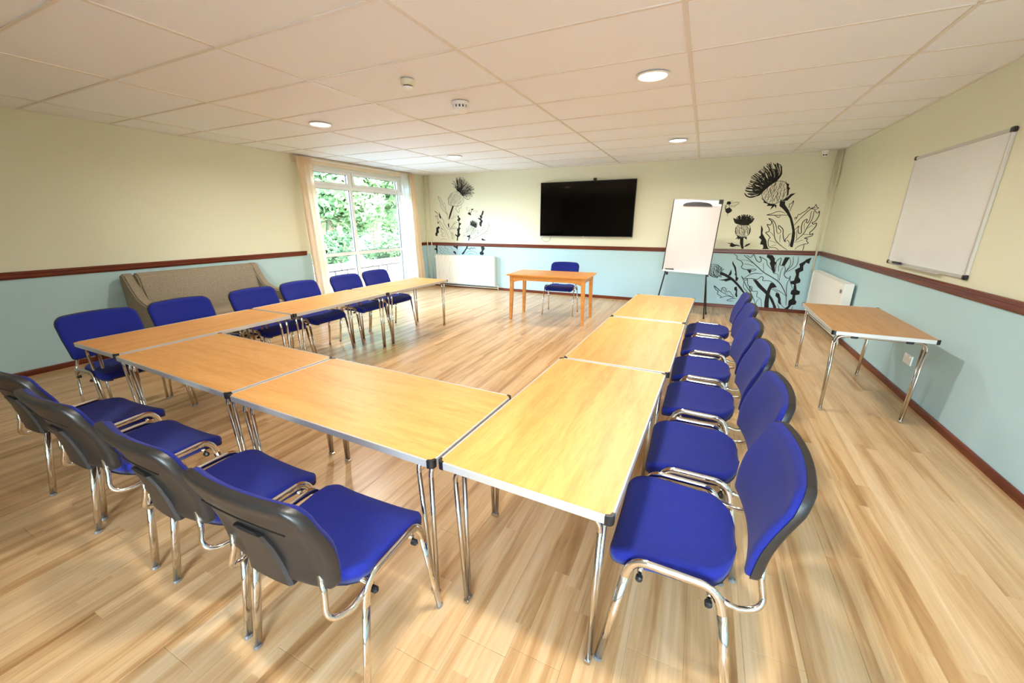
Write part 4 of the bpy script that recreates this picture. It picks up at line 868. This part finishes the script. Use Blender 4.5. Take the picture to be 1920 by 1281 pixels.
MURAL = {'right':[('thistle_head','fan',0.011,[1.194,2.138,1.11,2.066,1.015,1.958,1.226,2.27,1.21,2.339,1.149,2.382,1.083,2.398,1.021,2.389,0.972,2.348,0.914,2.306,0.865,2.258,0.816,2.21,0.809,2.129,0.781,2.058,0.755,2.007,0.791,1.933,0.855,1.89,0.93,1.898]),('thistle_head','fan',0.01,[1.184,2.113,1.068,2.037,1.008,1.948,1.2,2.182,1.153,2.303,1.069,2.318,0.986,2.262,0.905,2.186,0.86,2.106,0.834,2.025,0.903,1.951]),('thistle_head','l',0.012,[1.226,2.27,1.21,2.339,1.149,2.382]),('thistle_head','l',0.02,[0.76,1.945,0.795,1.902,0.857,1.88,0.93,1.898,1.006,1.958]),('thistle_head','f',0,[1.2,2.182,1.175,2.114,1.079,2.027,1.008,1.948,1.025,2.019,1.071,2.078,1.139,2.115,1.176,2.164]),('thistle_bulb','bulb',0.008,[1.184,2.113,1.276,2.11,1.351,2.037,1.375,1.946,1.354,1.856,1.29,1.807,1.214,1.768,1.119,1.78,1.043,1.844,1.011,1.927,1.045,2.008,1.11,2.066]),('thistle_bulb','f',0,[1.043,1.844,1.119,1.78,1.215,1.763,1.245,1.747,1.244,1.695,1.219,1.737,1.164,1.675,1.182,1.737,1.107,1.739,1.12,1.77,1.051,1.792,1.057,1.812,1.0,1.876]),('thistle_bulb','f',0,[1.371,1.866,1.407,1.915,1.476,1.928,1.423,1.875,1.38,1.815,1.308,1.807,1.331,1.837]),('thistle_bulb','f',0,[1.304,2.128,1.33,2.078,1.364,2.066,1.361,2.027,1.389,1.996,1.367,1.967,1.382,1.906,1.358,1.887,1.354,1.967,1.333,2.038]),('thistle_stem','f',0,[1.284,1.736,1.283,1.848,1.308,1.807,1.354,1.806,1.358,1.755,1.422,1.672,1.489,1.548,1.535,1.434,1.573,1.309,1.58,1.204,1.577,1.086,1.55,1.086,1.53,1.117,1.537,1.213,1.529,1.34,1.499,1.434,1.459,1.538,1.403,1.621,1.336,1.694]),('thistle_stem','f',0,[1.499,0.922,1.568,0.924,1.518,0.78,1.471,0.778]),('thistle_leaf','l',0.01,[1.427,1.59,1.353,1.595,1.28,1.591,1.129,1.597,1.193,1.613,1.253,1.643,1.317,1.648,1.385,1.621]),('thistle_leaf','l',0.009,[1.243,1.591,1.305,1.554,1.325,1.596]),('thistle_leaf','l',0.01,[1.421,1.703,1.42,1.764,1.442,1.768,1.465,1.813,1.465,1.763,1.446,1.692,1.444,1.651]),('thistle_leaf','l',0.01,[1.539,1.437,1.583,1.508,1.645,1.597,1.713,1.678,1.784,1.702]),('thistle_leaf','l',0.01,[1.537,1.514,1.526,1.546,1.54,1.559,1.55,1.534,1.566,1.604,1.584,1.597,1.617,1.629,1.657,1.654,1.689,1.716,1.699,1.691,1.756,1.709,1.77,1.752,1.795,1.702,1.816,1.701,1.789,1.677,1.717,1.684]),('thistle_leaf','l',0.012,[1.557,1.365,1.585,1.398,1.603,1.424,1.601,1.372,1.616,1.32,1.636,1.304,1.655,1.32,1.641,1.398,1.644,1.475,1.671,1.514,1.696,1.526,1.693,1.482,1.712,1.469,1.724,1.494,1.732,1.539,1.73,1.615,1.739,1.652]),('thistle_leaf','l',0.012,[1.768,1.671,1.798,1.627,1.825,1.626,1.831,1.651,1.841,1.595,1.826,1.532,1.802,1.488,1.771,1.475,1.792,1.45,1.827,1.469,1.83,1.424,1.798,1.36,1.766,1.321,1.783,1.289,1.812,1.309,1.803,1.27,1.751,1.25,1.71,1.23,1.756,1.224,1.745,1.191,1.779,1.155,1.721,1.138,1.674,1.117,1.624,1.076,1.618,1.049]),('thistle_leaf','l',0.011,[1.765,1.658,1.764,1.545,1.741,1.462,1.715,1.392,1.686,1.301,1.636,1.235,1.587,1.162]),('thistle_leaf','l',0.007,[1.716,1.385,1.76,1.418,1.785,1.431]),('thistle_leaf','l',0.007,[1.682,1.294,1.739,1.289,1.784,1.286]),('thistle_leaf','l',0.007,[1.686,1.366,1.672,1.443,1.68,1.495]),('thistle_leaf','l',0.008,[1.608,1.202,1.598,1.294,1.586,1.359]),('thistle_leaf','l',0.006,[1.609,1.162,1.661,1.189,1.704,1.2]),('thistle_leaf','l',0.01,[1.724,1.138,1.727,1.072,1.718,1.028]),('thistle_leaf','l',0.012,[1.388,1.036,1.334,1.076,1.25,1.081,1.22,1.155,1.222,1.216,1.238,1.229,1.201,1.276,1.159,1.316,1.198,1.33,1.204,1.37,1.179,1.41,1.161,1.45,1.199,1.436,1.214,1.45,1.216,1.496,1.164,1.542,1.22,1.522,1.263,1.476,1.298,1.403,1.316,1.331,1.342,1.298,1.355,1.304]),('thistle_leaf','l',0.012,[1.355,1.304,1.372,1.344,1.329,1.39,1.328,1.43,1.362,1.404,1.397,1.364,1.414,1.265,1.453,1.172,1.455,1.213,1.48,1.253,1.496,1.293,1.523,1.299]),('thistle_leaf','l',0.011,[1.223,1.502,1.261,1.397,1.289,1.277,1.32,1.197,1.384,1.131,1.451,1.079,1.51,1.04]),('thistle_leaf','l',0.006,[1.352,1.144,1.289,1.17,1.227,1.189]),('thistle_leaf','l',0.006,[1.287,1.257,1.236,1.317,1.204,1.33]),('thistle_leaf','l',0.007,[1.385,1.158,1.374,1.245,1.375,1.291]),('thistle_leaf','l',0.006,[1.344,1.123,1.299,1.109,1.261,1.088]),('thistle_leaf','l',0.008,[1.461,1.159,1.483,1.2,1.519,1.154,1.518,1.094]),('thistle_head','fan',0.01,[0.883,1.447,0.817,1.439,0.741,1.455,0.947,1.504,0.962,1.548,0.929,1.576,0.881,1.604,0.814,1.609,0.756,1.601,0.708,1.577,0.684,1.537,0.651,1.553,0.676,1.488]),('thistle_head','fan',0.01,[0.868,1.447,0.817,1.443,0.764,1.451,0.919,1.496,0.912,1.544,0.863,1.576,0.803,1.585,0.746,1.569,0.709,1.521]),('thistle_head','f',0,[0.738,1.472,0.822,1.455,0.888,1.463,0.934,1.496,0.892,1.431,0.818,1.435,0.75,1.443]),('thistle_bulb','bulb',0.007,[0.735,1.439,0.826,1.431,0.899,1.439,0.932,1.366,0.922,1.284,0.868,1.251,0.793,1.25,0.728,1.282,0.71,1.357]),('thistle_bulb','f',0,[0.738,1.266,0.81,1.238,0.899,1.243,0.899,1.194,0.864,1.226,0.813,1.217,0.784,1.208,0.772,1.187,0.768,1.216,0.724,1.203,0.757,1.237]),('thistle_bulb','l',0.012,[0.71,1.406,0.716,1.34,0.736,1.282]),('thistle_bulb','l',0.012,[0.921,1.39,0.923,1.325,0.916,1.276]),('thistle_stem','f',0,[0.798,1.217,0.849,1.226,0.861,1.118,0.88,1.043,0.846,1.042,0.81,1.134]),('thistle_leaf','f',0,[0.817,1.084,0.763,1.091,0.706,1.068,0.657,1.084,0.668,1.114,0.607,1.138,0.674,1.131,0.679,1.148,0.729,1.115,0.776,1.108,0.816,1.096]),('thistle_leaf','f',0,[0.872,1.068,0.91,1.119,0.966,1.141,0.955,1.112,0.915,1.086]),('berry_stem','f',0,[1.076,1.439,1.112,1.375,1.116,1.303,1.163,1.23,1.191,1.19,1.21,1.117,1.232,1.068,1.264,1.049,1.149,1.046,1.166,1.075,1.153,1.116,1.108,1.123,1.118,1.197,1.072,1.237,1.096,1.27]),('berry_stem','f',0,[1.241,0.958,1.319,0.949,1.362,0.895,1.364,0.851,1.391,0.83,1.377,0.774,1.394,0.697,1.384,0.64,1.351,0.695,1.319,0.772,1.298,0.815,1.307,0.849,1.276,0.892,1.239,0.913]),('bee','l',0.016,[0.524,1.814,0.562,1.813,0.57,1.781,0.525,1.782,0.524,1.814]),('bee','f',0,[0.525,1.782,0.531,1.818,0.549,1.823,0.567,1.805,0.57,1.781]),('bee','l',0.012,[0.501,1.766,0.505,1.709,0.51,1.701]),('bee','l',0.006,[0.518,1.778,0.523,1.717]),('bee','l',0.008,[0.556,1.777,0.567,1.724]),('bee','f',0,[0.506,1.701,0.571,1.724,0.605,1.692,0.613,1.667,0.593,1.643,0.551,1.623,0.516,1.656]),('bee','l',0.006,[0.567,1.781,0.624,1.8,0.697,1.802,0.68,1.771,0.622,1.756,0.577,1.756]),('bee','l',0.005,[0.572,1.744,0.641,1.731,0.66,1.755]),('bee','l',0.006,[0.55,1.627,0.557,1.578]),('bee','l',0.004,[0.566,1.813,0.605,1.828]),('thistle_bulb','bulb',0.008,[0.362,0.754,0.511,0.76,0.562,0.704,0.603,0.635,0.59,0.575,0.51,0.535,0.419,0.566,0.354,0.647]),('thistle_bulb','l',0.01,[0.393,0.601,0.465,0.545,0.482,0.582,0.543,0.525,0.547,0.573,0.605,0.541,0.588,0.587]),('thistle_bulb','l',0.01,[0.511,0.76,0.548,0.727,0.593,0.705,0.565,0.68,0.628,0.683,0.58,0.646]),('thistle_stem','f',0,[0.571,0.634,0.625,0.625,0.715,0.582,0.796,0.528,0.868,0.461,0.941,0.383,1.006,0.293,1.125,0.112,1.113,0.123,0.975,0.291,0.876,0.403,0.792,0.48,0.723,0.524,0.644,0.566,0.577,0.587]),('thistle_stem','f',0,[0.71,0.582,0.724,0.629,0.742,0.689,0.757,0.619,0.743,0.572]),('thistle_leaf','f',0,[0.779,0.503,0.728,0.488,0.689,0.468,0.655,0.484,0.564,0.488,0.652,0.508,0.712,0.529,0.775,0.527]),('berry_stem','f',0,[0.741,0.839,0.77,0.783,0.809,0.727,0.832,0.635,0.849,0.554,0.876,0.544,0.863,0.496,0.854,0.484,0.832,0.494,0.825,0.576,0.807,0.599,0.812,0.634,0.778,0.725,0.744,0.782]),('berry_stem','f',0,[0.833,0.376,0.868,0.39,0.886,0.332,0.89,0.273,0.904,0.214,0.885,0.201,0.862,0.247,0.869,0.307,0.84,0.329]),('thistle_leaf','l',0.011,[0.855,0.186,0.746,0.214,0.634,0.169,0.652,0.195,0.582,0.238,0.591,0.288,0.551,0.309,0.508,0.385,0.58,0.329,0.639,0.291,0.642,0.352,0.694,0.355,0.725,0.285,0.765,0.3,0.816,0.244,0.864,0.199]),('thistle_leaf','l',0.008,[0.509,0.379,0.628,0.29,0.732,0.237,0.843,0.197]),('thistle_leaf','l',0.01,[0.888,0.177,0.806,0.164,0.747,0.129,0.864,0.127]),('thistle_leaf','l',0.007,[0.642,0.352,0.692,0.295,0.72,0.249]),('thistle_leaf','l',0.011,[0.745,0.954,0.803,0.91,0.797,0.875,0.875,0.833,0.903,0.777,0.89,0.73,0.956,0.693,1.035,0.702,1.115,0.706,1.098,0.683,1.041,0.668]),('thistle_leaf','l',0.01,[0.959,0.537,1.039,0.611,1.125,0.638,1.225,0.632]),('thistle_leaf','l',0.011,[0.959,0.537,1.08,0.544,1.161,0.537,1.213,0.586,1.245,0.565,1.243,0.519,1.321,0.523,1.394,0.493,1.464,0.418]),('thistle_leaf','l',0.013,[0.9,0.936,1.013,0.849,1.127,0.752,1.241,0.655,1.369,0.583,1.489,0.499,1.565,0.391,1.621,0.28,1.648,0.121]),('thistle_leaf','l',0.011,[0.94,0.937,1.006,0.9,1.037,0.951,1.06,0.93,1.102,0.853,1.155,0.827,1.167,0.877,1.131,0.921,1.183,0.9,1.248,0.858,1.268,0.792,1.338,0.717,1.397,0.652]),('thistle_leaf','l',0.01,[1.398,0.641,1.397,0.764,1.392,0.852,1.449,0.909,1.447,0.81,1.471,0.778]),('thistle_leaf','l',0.007,[1.45,0.677,1.435,0.766,1.449,0.855]),('thistle_leaf','l',0.007,[1.466,0.521,1.448,0.632,1.398,0.641]),('thistle_leaf','l',0.011,[1.518,0.78,1.538,0.715,1.533,0.637,1.579,0.583,1.626,0.586,1.625,0.619,1.634,0.542,1.696,0.4]),('thistle_leaf','l',0.009,[1.54,0.648,1.574,0.728,1.625,0.807,1.612,0.937]),('thistle_leaf','l',0.009,[1.563,0.683,1.653,0.753,1.688,0.82,1.685,0.939]),('thistle_leaf','l',0.008,[1.559,0.924,1.596,0.817,1.544,0.682]),('thistle_leaf','l',0.007,[1.485,0.522,1.478,0.679,1.509,0.78]),('thistle_leaf','l',0.006,[0.922,0.789,1.004,0.781,1.078,0.75]),('thistle_leaf','l',0.006,[0.872,0.855,0.973,0.848,1.06,0.806]),('thistle_leaf','l',0.006,[1.239,0.667,1.212,0.778,1.214,0.823]),('thistle_leaf','l',0.009,[1.633,0.27,1.6,0.461,1.626,0.586]),('thistle_leaf','l',0.008,[1.621,0.28,1.513,0.353,1.399,0.402]),('thistle_stem','f',0,[0.982,0.688,1.052,0.692,1.038,0.622]),('thistle_stem','f',0,[1.091,0.533,1.153,0.525,1.247,0.427,1.352,0.33,1.438,0.22,1.509,0.086,1.53,0.017,1.486,0.019,1.457,0.105,1.388,0.228,1.295,0.314,1.192,0.4]),('thistle_stem','f',0,[1.365,0.492,1.426,0.473,1.385,0.367,1.382,0.262,1.393,0.135,1.412,0.018,1.342,0.018,1.326,0.153,1.326,0.305,1.341,0.398]),('thistle_stem','f',0,[1.374,0.492,1.426,0.473,1.464,0.418,1.399,0.402]),('berry_stem','f',0,[1.469,0.327,1.521,0.307,1.555,0.218,1.572,0.115,1.526,0.157,1.515,0.226,1.469,0.269]),('thistle_leaf','l',0.009,[1.393,0.379,1.466,0.349,1.511,0.307,1.551,0.183,1.605,0.094,1.658,0.064]),('thistle_leaf','l',0.01,[0.912,0.581,0.953,0.513,1.02,0.4,1.097,0.3,1.166,0.175,1.228,0.037]),('thistle_leaf','l',0.01,[0.912,0.581,0.985,0.503,1.01,0.54,1.037,0.425,1.103,0.394,1.095,0.311,1.059,0.415,1.123,0.325,1.193,0.33,1.197,0.237,1.264,0.195,1.307,0.02]),('thistle_leaf','l',0.009,[0.966,0.491,0.972,0.385,1.033,0.319,1.052,0.261]),('thistle_leaf','l',0.01,[1.521,0.134,1.58,0.01]),('thistle_leaf','l',0.008,[1.746,0.107,1.734,0.013]),('thistle_leaf','l',0.007,[1.198,0.035,1.21,0.155,1.242,0.205]),('berry_stem','f',0,[1.863,0.929,1.851,0.87,1.85,0.827,1.801,0.847,1.775,0.791,1.788,0.716,1.74,0.681,1.744,0.604,1.779,0.561,1.778,0.517,1.726,0.491,1.753,0.392,1.803,0.373,1.804,0.317,1.75,0.302,1.759,0.223,1.788,0.191,1.778,0.144,1.724,0.128,1.666,0.018,1.607,0.024,1.679,0.112,1.672,0.204,1.713,0.242,1.713,0.299,1.677,0.319,1.681,0.376,1.705,0.4,1.701,0.479,1.657,0.487,1.645,0.531,1.689,0.545,1.7,0.645,1.673,0.721,1.701,0.744,1.733,0.768,1.715,0.821,1.764,0.856,1.801,0.9])],'left':[('thistle_head','fan',0.011,[-4.904,2.171,-4.829,2.133,-4.756,2.053,-4.979,2.417,-5.028,2.332,-4.978,2.226,-4.927,2.371,-4.911,2.457,-4.824,2.465,-4.738,2.44,-4.665,2.394,-4.593,2.34,-4.531,2.278,-4.48,2.234,-4.439,2.198,-4.426,2.121,-4.487,2.037,-4.563,1.995,-4.66,2.015]),('thistle_head','fan',0.01,[-4.882,2.17,-4.819,2.116,-4.766,2.07,-4.944,2.242,-4.918,2.328,-4.87,2.412,-4.783,2.408,-4.699,2.362,-4.616,2.29,-4.555,2.228,-4.515,2.158,-4.538,2.09]),('thistle_head','fan',0.01,[-4.881,2.179,-4.818,2.124,-4.766,2.07,-4.931,2.285,-4.89,2.438,-4.803,2.452,-4.718,2.414,-4.645,2.368,-4.562,2.305,-4.501,2.235,-4.451,2.165,-4.497,2.063]),('thistle_head','l',0.012,[-4.735,2.035,-4.661,1.989,-4.596,1.979,-4.552,2.004]),('thistle_bulb','bulb',0.007,[-4.905,2.153,-4.819,2.098,-4.745,2.044,-4.727,1.956,-4.785,1.886,-4.876,1.844,-5.01,1.846,-5.097,1.892,-5.138,1.965,-5.088,2.053,-5.017,2.13]),('thistle_bulb','l',0.008,[-4.876,1.844,-4.945,1.8,-4.904,1.719,-4.86,1.709,-4.856,1.799,-4.811,1.798,-4.785,1.886]),('thistle_bulb','l',0.01,[-5.051,2.123,-5.099,2.053,-5.148,2.001,-5.128,1.947,-5.143,1.893,-5.055,1.847]),('thistle_stem','f',0,[-5.032,1.855,-4.993,1.846,-5.05,1.729,-5.089,1.639,-5.128,1.557,-5.156,1.562,-5.128,1.658,-5.082,1.757]),('thistle_stem','f',0,[-5.186,1.442,-5.15,1.479,-5.151,1.358,-5.172,1.386]),('thistle_leaf','l',0.009,[-5.168,1.658,-5.267,1.732,-5.342,1.824,-5.369,1.934,-5.419,2.062,-5.331,1.987,-5.291,1.896,-5.239,1.805,-5.179,1.667]),('thistle_leaf','l',0.006,[-5.265,1.941,-5.224,1.868,-5.219,1.768]),('thistle_leaf','l',0.006,[-5.356,1.97,-5.284,1.824,-5.191,1.658,-5.164,1.529]),('thistle_leaf','f',0,[-5.407,1.715,-5.367,1.614,-5.359,1.558,-5.404,1.595,-5.417,1.66]),('thistle_leaf','l',0.01,[-5.535,1.745,-5.445,1.679,-5.461,1.623,-5.518,1.642,-5.498,1.596,-5.443,1.54]),('thistle_leaf','l',0.016,[-5.524,1.735,-5.456,1.688]),('thistle_leaf','l',0.008,[-5.507,1.638,-5.44,1.582,-5.469,1.507,-5.448,1.46,-5.42,1.526,-5.365,1.47,-5.312,1.386,-5.257,1.32,-5.205,1.227,-5.166,1.095]),('thistle_leaf','l',0.009,[-5.367,1.618,-5.302,1.535,-5.284,1.46,-5.23,1.386,-5.153,1.321]),('thistle_leaf','l',0.007,[-5.432,1.526,-5.382,1.385,-5.283,1.292,-5.243,1.17]),('thistle_leaf','l',0.008,[-5.42,1.348,-5.338,1.339,-5.4,1.291,-5.321,1.245,-5.382,1.206,-5.326,1.169,-5.278,1.179]),('thistle_leaf','l',0.006,[-5.402,1.091,-5.329,1.121,-5.213,1.094]),('berry_stem','f',0,[-5.514,1.366,-5.44,1.404,-5.407,1.367,-5.456,1.338,-5.444,1.262,-5.487,1.233,-5.497,1.176,-5.539,1.18,-5.553,1.233,-5.521,1.271]),('berry_stem','f',0,[-5.476,1.489,-5.434,1.498,-5.448,1.46]),('berry_stem','f',0,[-5.558,0.992,-5.498,0.988,-5.516,0.906,-5.509,0.837,-5.533,0.748,-5.519,0.739,-5.526,0.64,-5.547,0.629,-5.544,0.758,-5.55,0.846,-5.604,0.864,-5.596,0.884,-5.552,0.905]),('berry_stem','f',0,[-5.547,0.55,-5.52,0.551,-5.527,0.521,-5.546,0.525]),('berry_stem','f',0,[-4.94,1.67,-4.898,1.624,-4.874,1.651,-4.871,1.597,-4.844,1.588,-4.828,1.56,-4.869,1.515,-4.865,1.479,-4.816,1.469,-4.828,1.442,-4.863,1.415,-4.865,1.378,-4.837,1.36,-4.867,1.323,-4.876,1.249,-4.843,1.23,-4.874,1.184,-4.915,1.155,-4.924,1.08,-4.959,1.084,-4.943,1.164,-4.998,1.21,-4.985,1.229,-4.936,1.202,-4.926,1.285,-4.94,1.331,-4.893,1.378,-4.881,1.506,-4.93,1.543,-4.89,1.561,-4.904,1.606]),('berry_stem','f',0,[-4.987,0.985,-4.93,0.967,-4.952,0.872,-4.979,0.909,-5.058,0.945,-5.045,0.965,-4.977,0.947]),('berry_stem','f',0,[-5.063,0.85,-5.006,0.832,-4.98,0.775,-5.009,0.77,-5.065,0.811]),('thistle_leaf','l',0.007,[-5.081,1.571,-5.023,1.589,-5.01,1.625,-4.943,1.606]),('thistle_leaf','l',0.008,[-5.141,1.33,-5.082,1.349,-4.991,1.35,-4.922,1.368]),('thistle_leaf','l',0.007,[-5.141,1.33,-5.056,1.414,-4.961,1.479,-4.893,1.497]),('thistle_leaf','l',0.006,[-5.056,1.405,-5.007,1.479,-4.959,1.515]),('thistle_leaf','l',0.006,[-5.116,1.368,-5.023,1.387,-4.944,1.378]),('thistle_leaf','l',0.008,[-5.141,1.321,-5.1,1.228,-5.083,1.125,-5.048,1.135,-5.086,1.275,-5.022,1.191,-4.991,1.117]),('thistle_head','fan',0.01,[-4.585,1.433,-4.509,1.406,-4.446,1.37,-4.594,1.487,-4.559,1.528,-4.505,1.541,-4.43,1.514,-4.383,1.478,-4.385,1.415,-4.424,1.366]),('thistle_head','fan',0.01,[-4.574,1.433,-4.509,1.415,-4.456,1.379,-4.561,1.478,-4.506,1.514,-4.431,1.478,-4.412,1.415]),('thistle_bulb','bulb',0.006,[-4.596,1.424,-4.52,1.406,-4.446,1.37,-4.426,1.307,-4.471,1.252,-4.571,1.224,-4.657,1.278,-4.654,1.36]),('thistle_bulb','l',0.009,[-4.664,1.379,-4.677,1.324,-4.657,1.287,-4.702,1.269,-4.637,1.233]),('thistle_bulb','l',0.008,[-4.426,1.307,-4.371,1.326,-4.405,1.271,-4.362,1.272,-4.439,1.244]),('thistle_stem','f',0,[-4.627,1.205,-4.582,1.224,-4.607,1.141,-4.626,1.085,-4.648,1.085,-4.629,1.159,-4.683,1.177,-4.671,1.195]),('thistle_stem','f',0,[-4.594,1.206,-4.573,1.16,-4.553,1.123,-4.585,1.141]),('thistle_stem','f',0,[-4.691,0.982,-4.652,0.983,-4.671,0.926,-4.731,0.849,-4.779,0.781,-4.825,0.771,-4.836,0.789,-4.764,0.858,-4.711,0.925]),('thistle_leaf','l',0.009,[-4.509,1.115,-4.464,1.152,-4.354,1.199,-4.234,1.255,-4.148,1.309,-4.115,1.389,-4.082,1.425,-4.124,1.442,-4.128,1.487]),('thistle_leaf','l',0.007,[-4.509,1.115,-4.473,1.189,-4.374,1.244,-4.275,1.326,-4.209,1.407,-4.218,1.469]),('thistle_leaf','l',0.007,[-4.148,1.309,-4.139,1.247,-4.202,1.246,-4.194,1.174]),('thistle_leaf','l',0.007,[-4.786,1.138,-4.76,1.213,-4.728,1.176,-4.715,1.223]),('berry_stem','f',0,[-4.253,1.737,-4.217,1.728,-4.239,1.658,-4.267,1.623,-4.257,1.588,-4.29,1.562,-4.248,1.517,-4.292,1.473,-4.324,1.464,-4.312,1.526,-4.375,1.571,-4.363,1.589,-4.311,1.571,-4.335,1.65,-4.298,1.632]),('berry_stem','f',0,[-4.334,1.505,-4.249,1.513,-4.282,1.46,-4.289,1.398,-4.316,1.398,-4.346,1.442]),('berry_stem','f',0,[-4.302,1.127,-4.269,1.146,-4.227,1.119,-4.184,1.111,-4.206,1.092,-4.281,1.096]),('berry_stem','f',0,[-4.317,0.971,-4.241,0.973,-4.211,0.919,-4.266,0.853,-4.235,0.807,-4.268,0.774,-4.333,0.777,-4.359,0.822,-4.298,0.87]),('thistle_leaf','l',0.008,[-5.472,0.936,-5.417,0.859,-5.456,0.819,-5.363,0.764]),('thistle_leaf','l',0.007,[-5.474,0.907,-5.348,0.813,-5.292,0.756]),('thistle_leaf','l',0.007,[-5.338,0.968,-5.28,0.95,-5.306,0.911,-5.202,0.875,-5.239,0.845,-5.16,0.789]),('thistle_leaf','l',0.006,[-5.424,0.937,-5.231,0.787]),('thistle_leaf','l',0.006,[-5.162,0.952,-5.063,0.859]),('thistle_leaf','l',0.016,[-4.694,0.907,-4.649,0.917,-4.606,0.89,-4.582,0.928,-4.527,0.911,-4.482,0.931,-4.451,0.885]),('thistle_leaf','l',0.008,[-4.721,0.802,-4.629,0.852,-4.529,0.855,-4.431,0.811,-4.388,0.775]),('thistle_leaf','l',0.008,[-4.655,0.776,-4.587,0.797,-4.52,0.785]),('bee','l',0.012,[-4.572,1.768,-4.596,1.706,-4.553,1.697,-4.518,1.767,-4.497,1.758]),('bee','f',0,[-4.641,1.671,-4.607,1.706,-4.554,1.679,-4.545,1.634,-4.598,1.653]),('bee','l',0.005,[-4.509,1.723,-4.423,1.739,-4.381,1.712,-4.456,1.696]),('bee','l',0.005,[-4.617,1.742,-4.67,1.778,-4.646,1.813,-4.604,1.777]),('bee','f',0,[-4.55,1.776,-4.485,1.78,-4.486,1.753,-4.529,1.754])]}
mural('right', 'tall black thistle mural beside the far right corner', MURAL['right'], 5)
mural('left', 'smaller black thistle mural above the left radiator', MURAL['left'], 6)
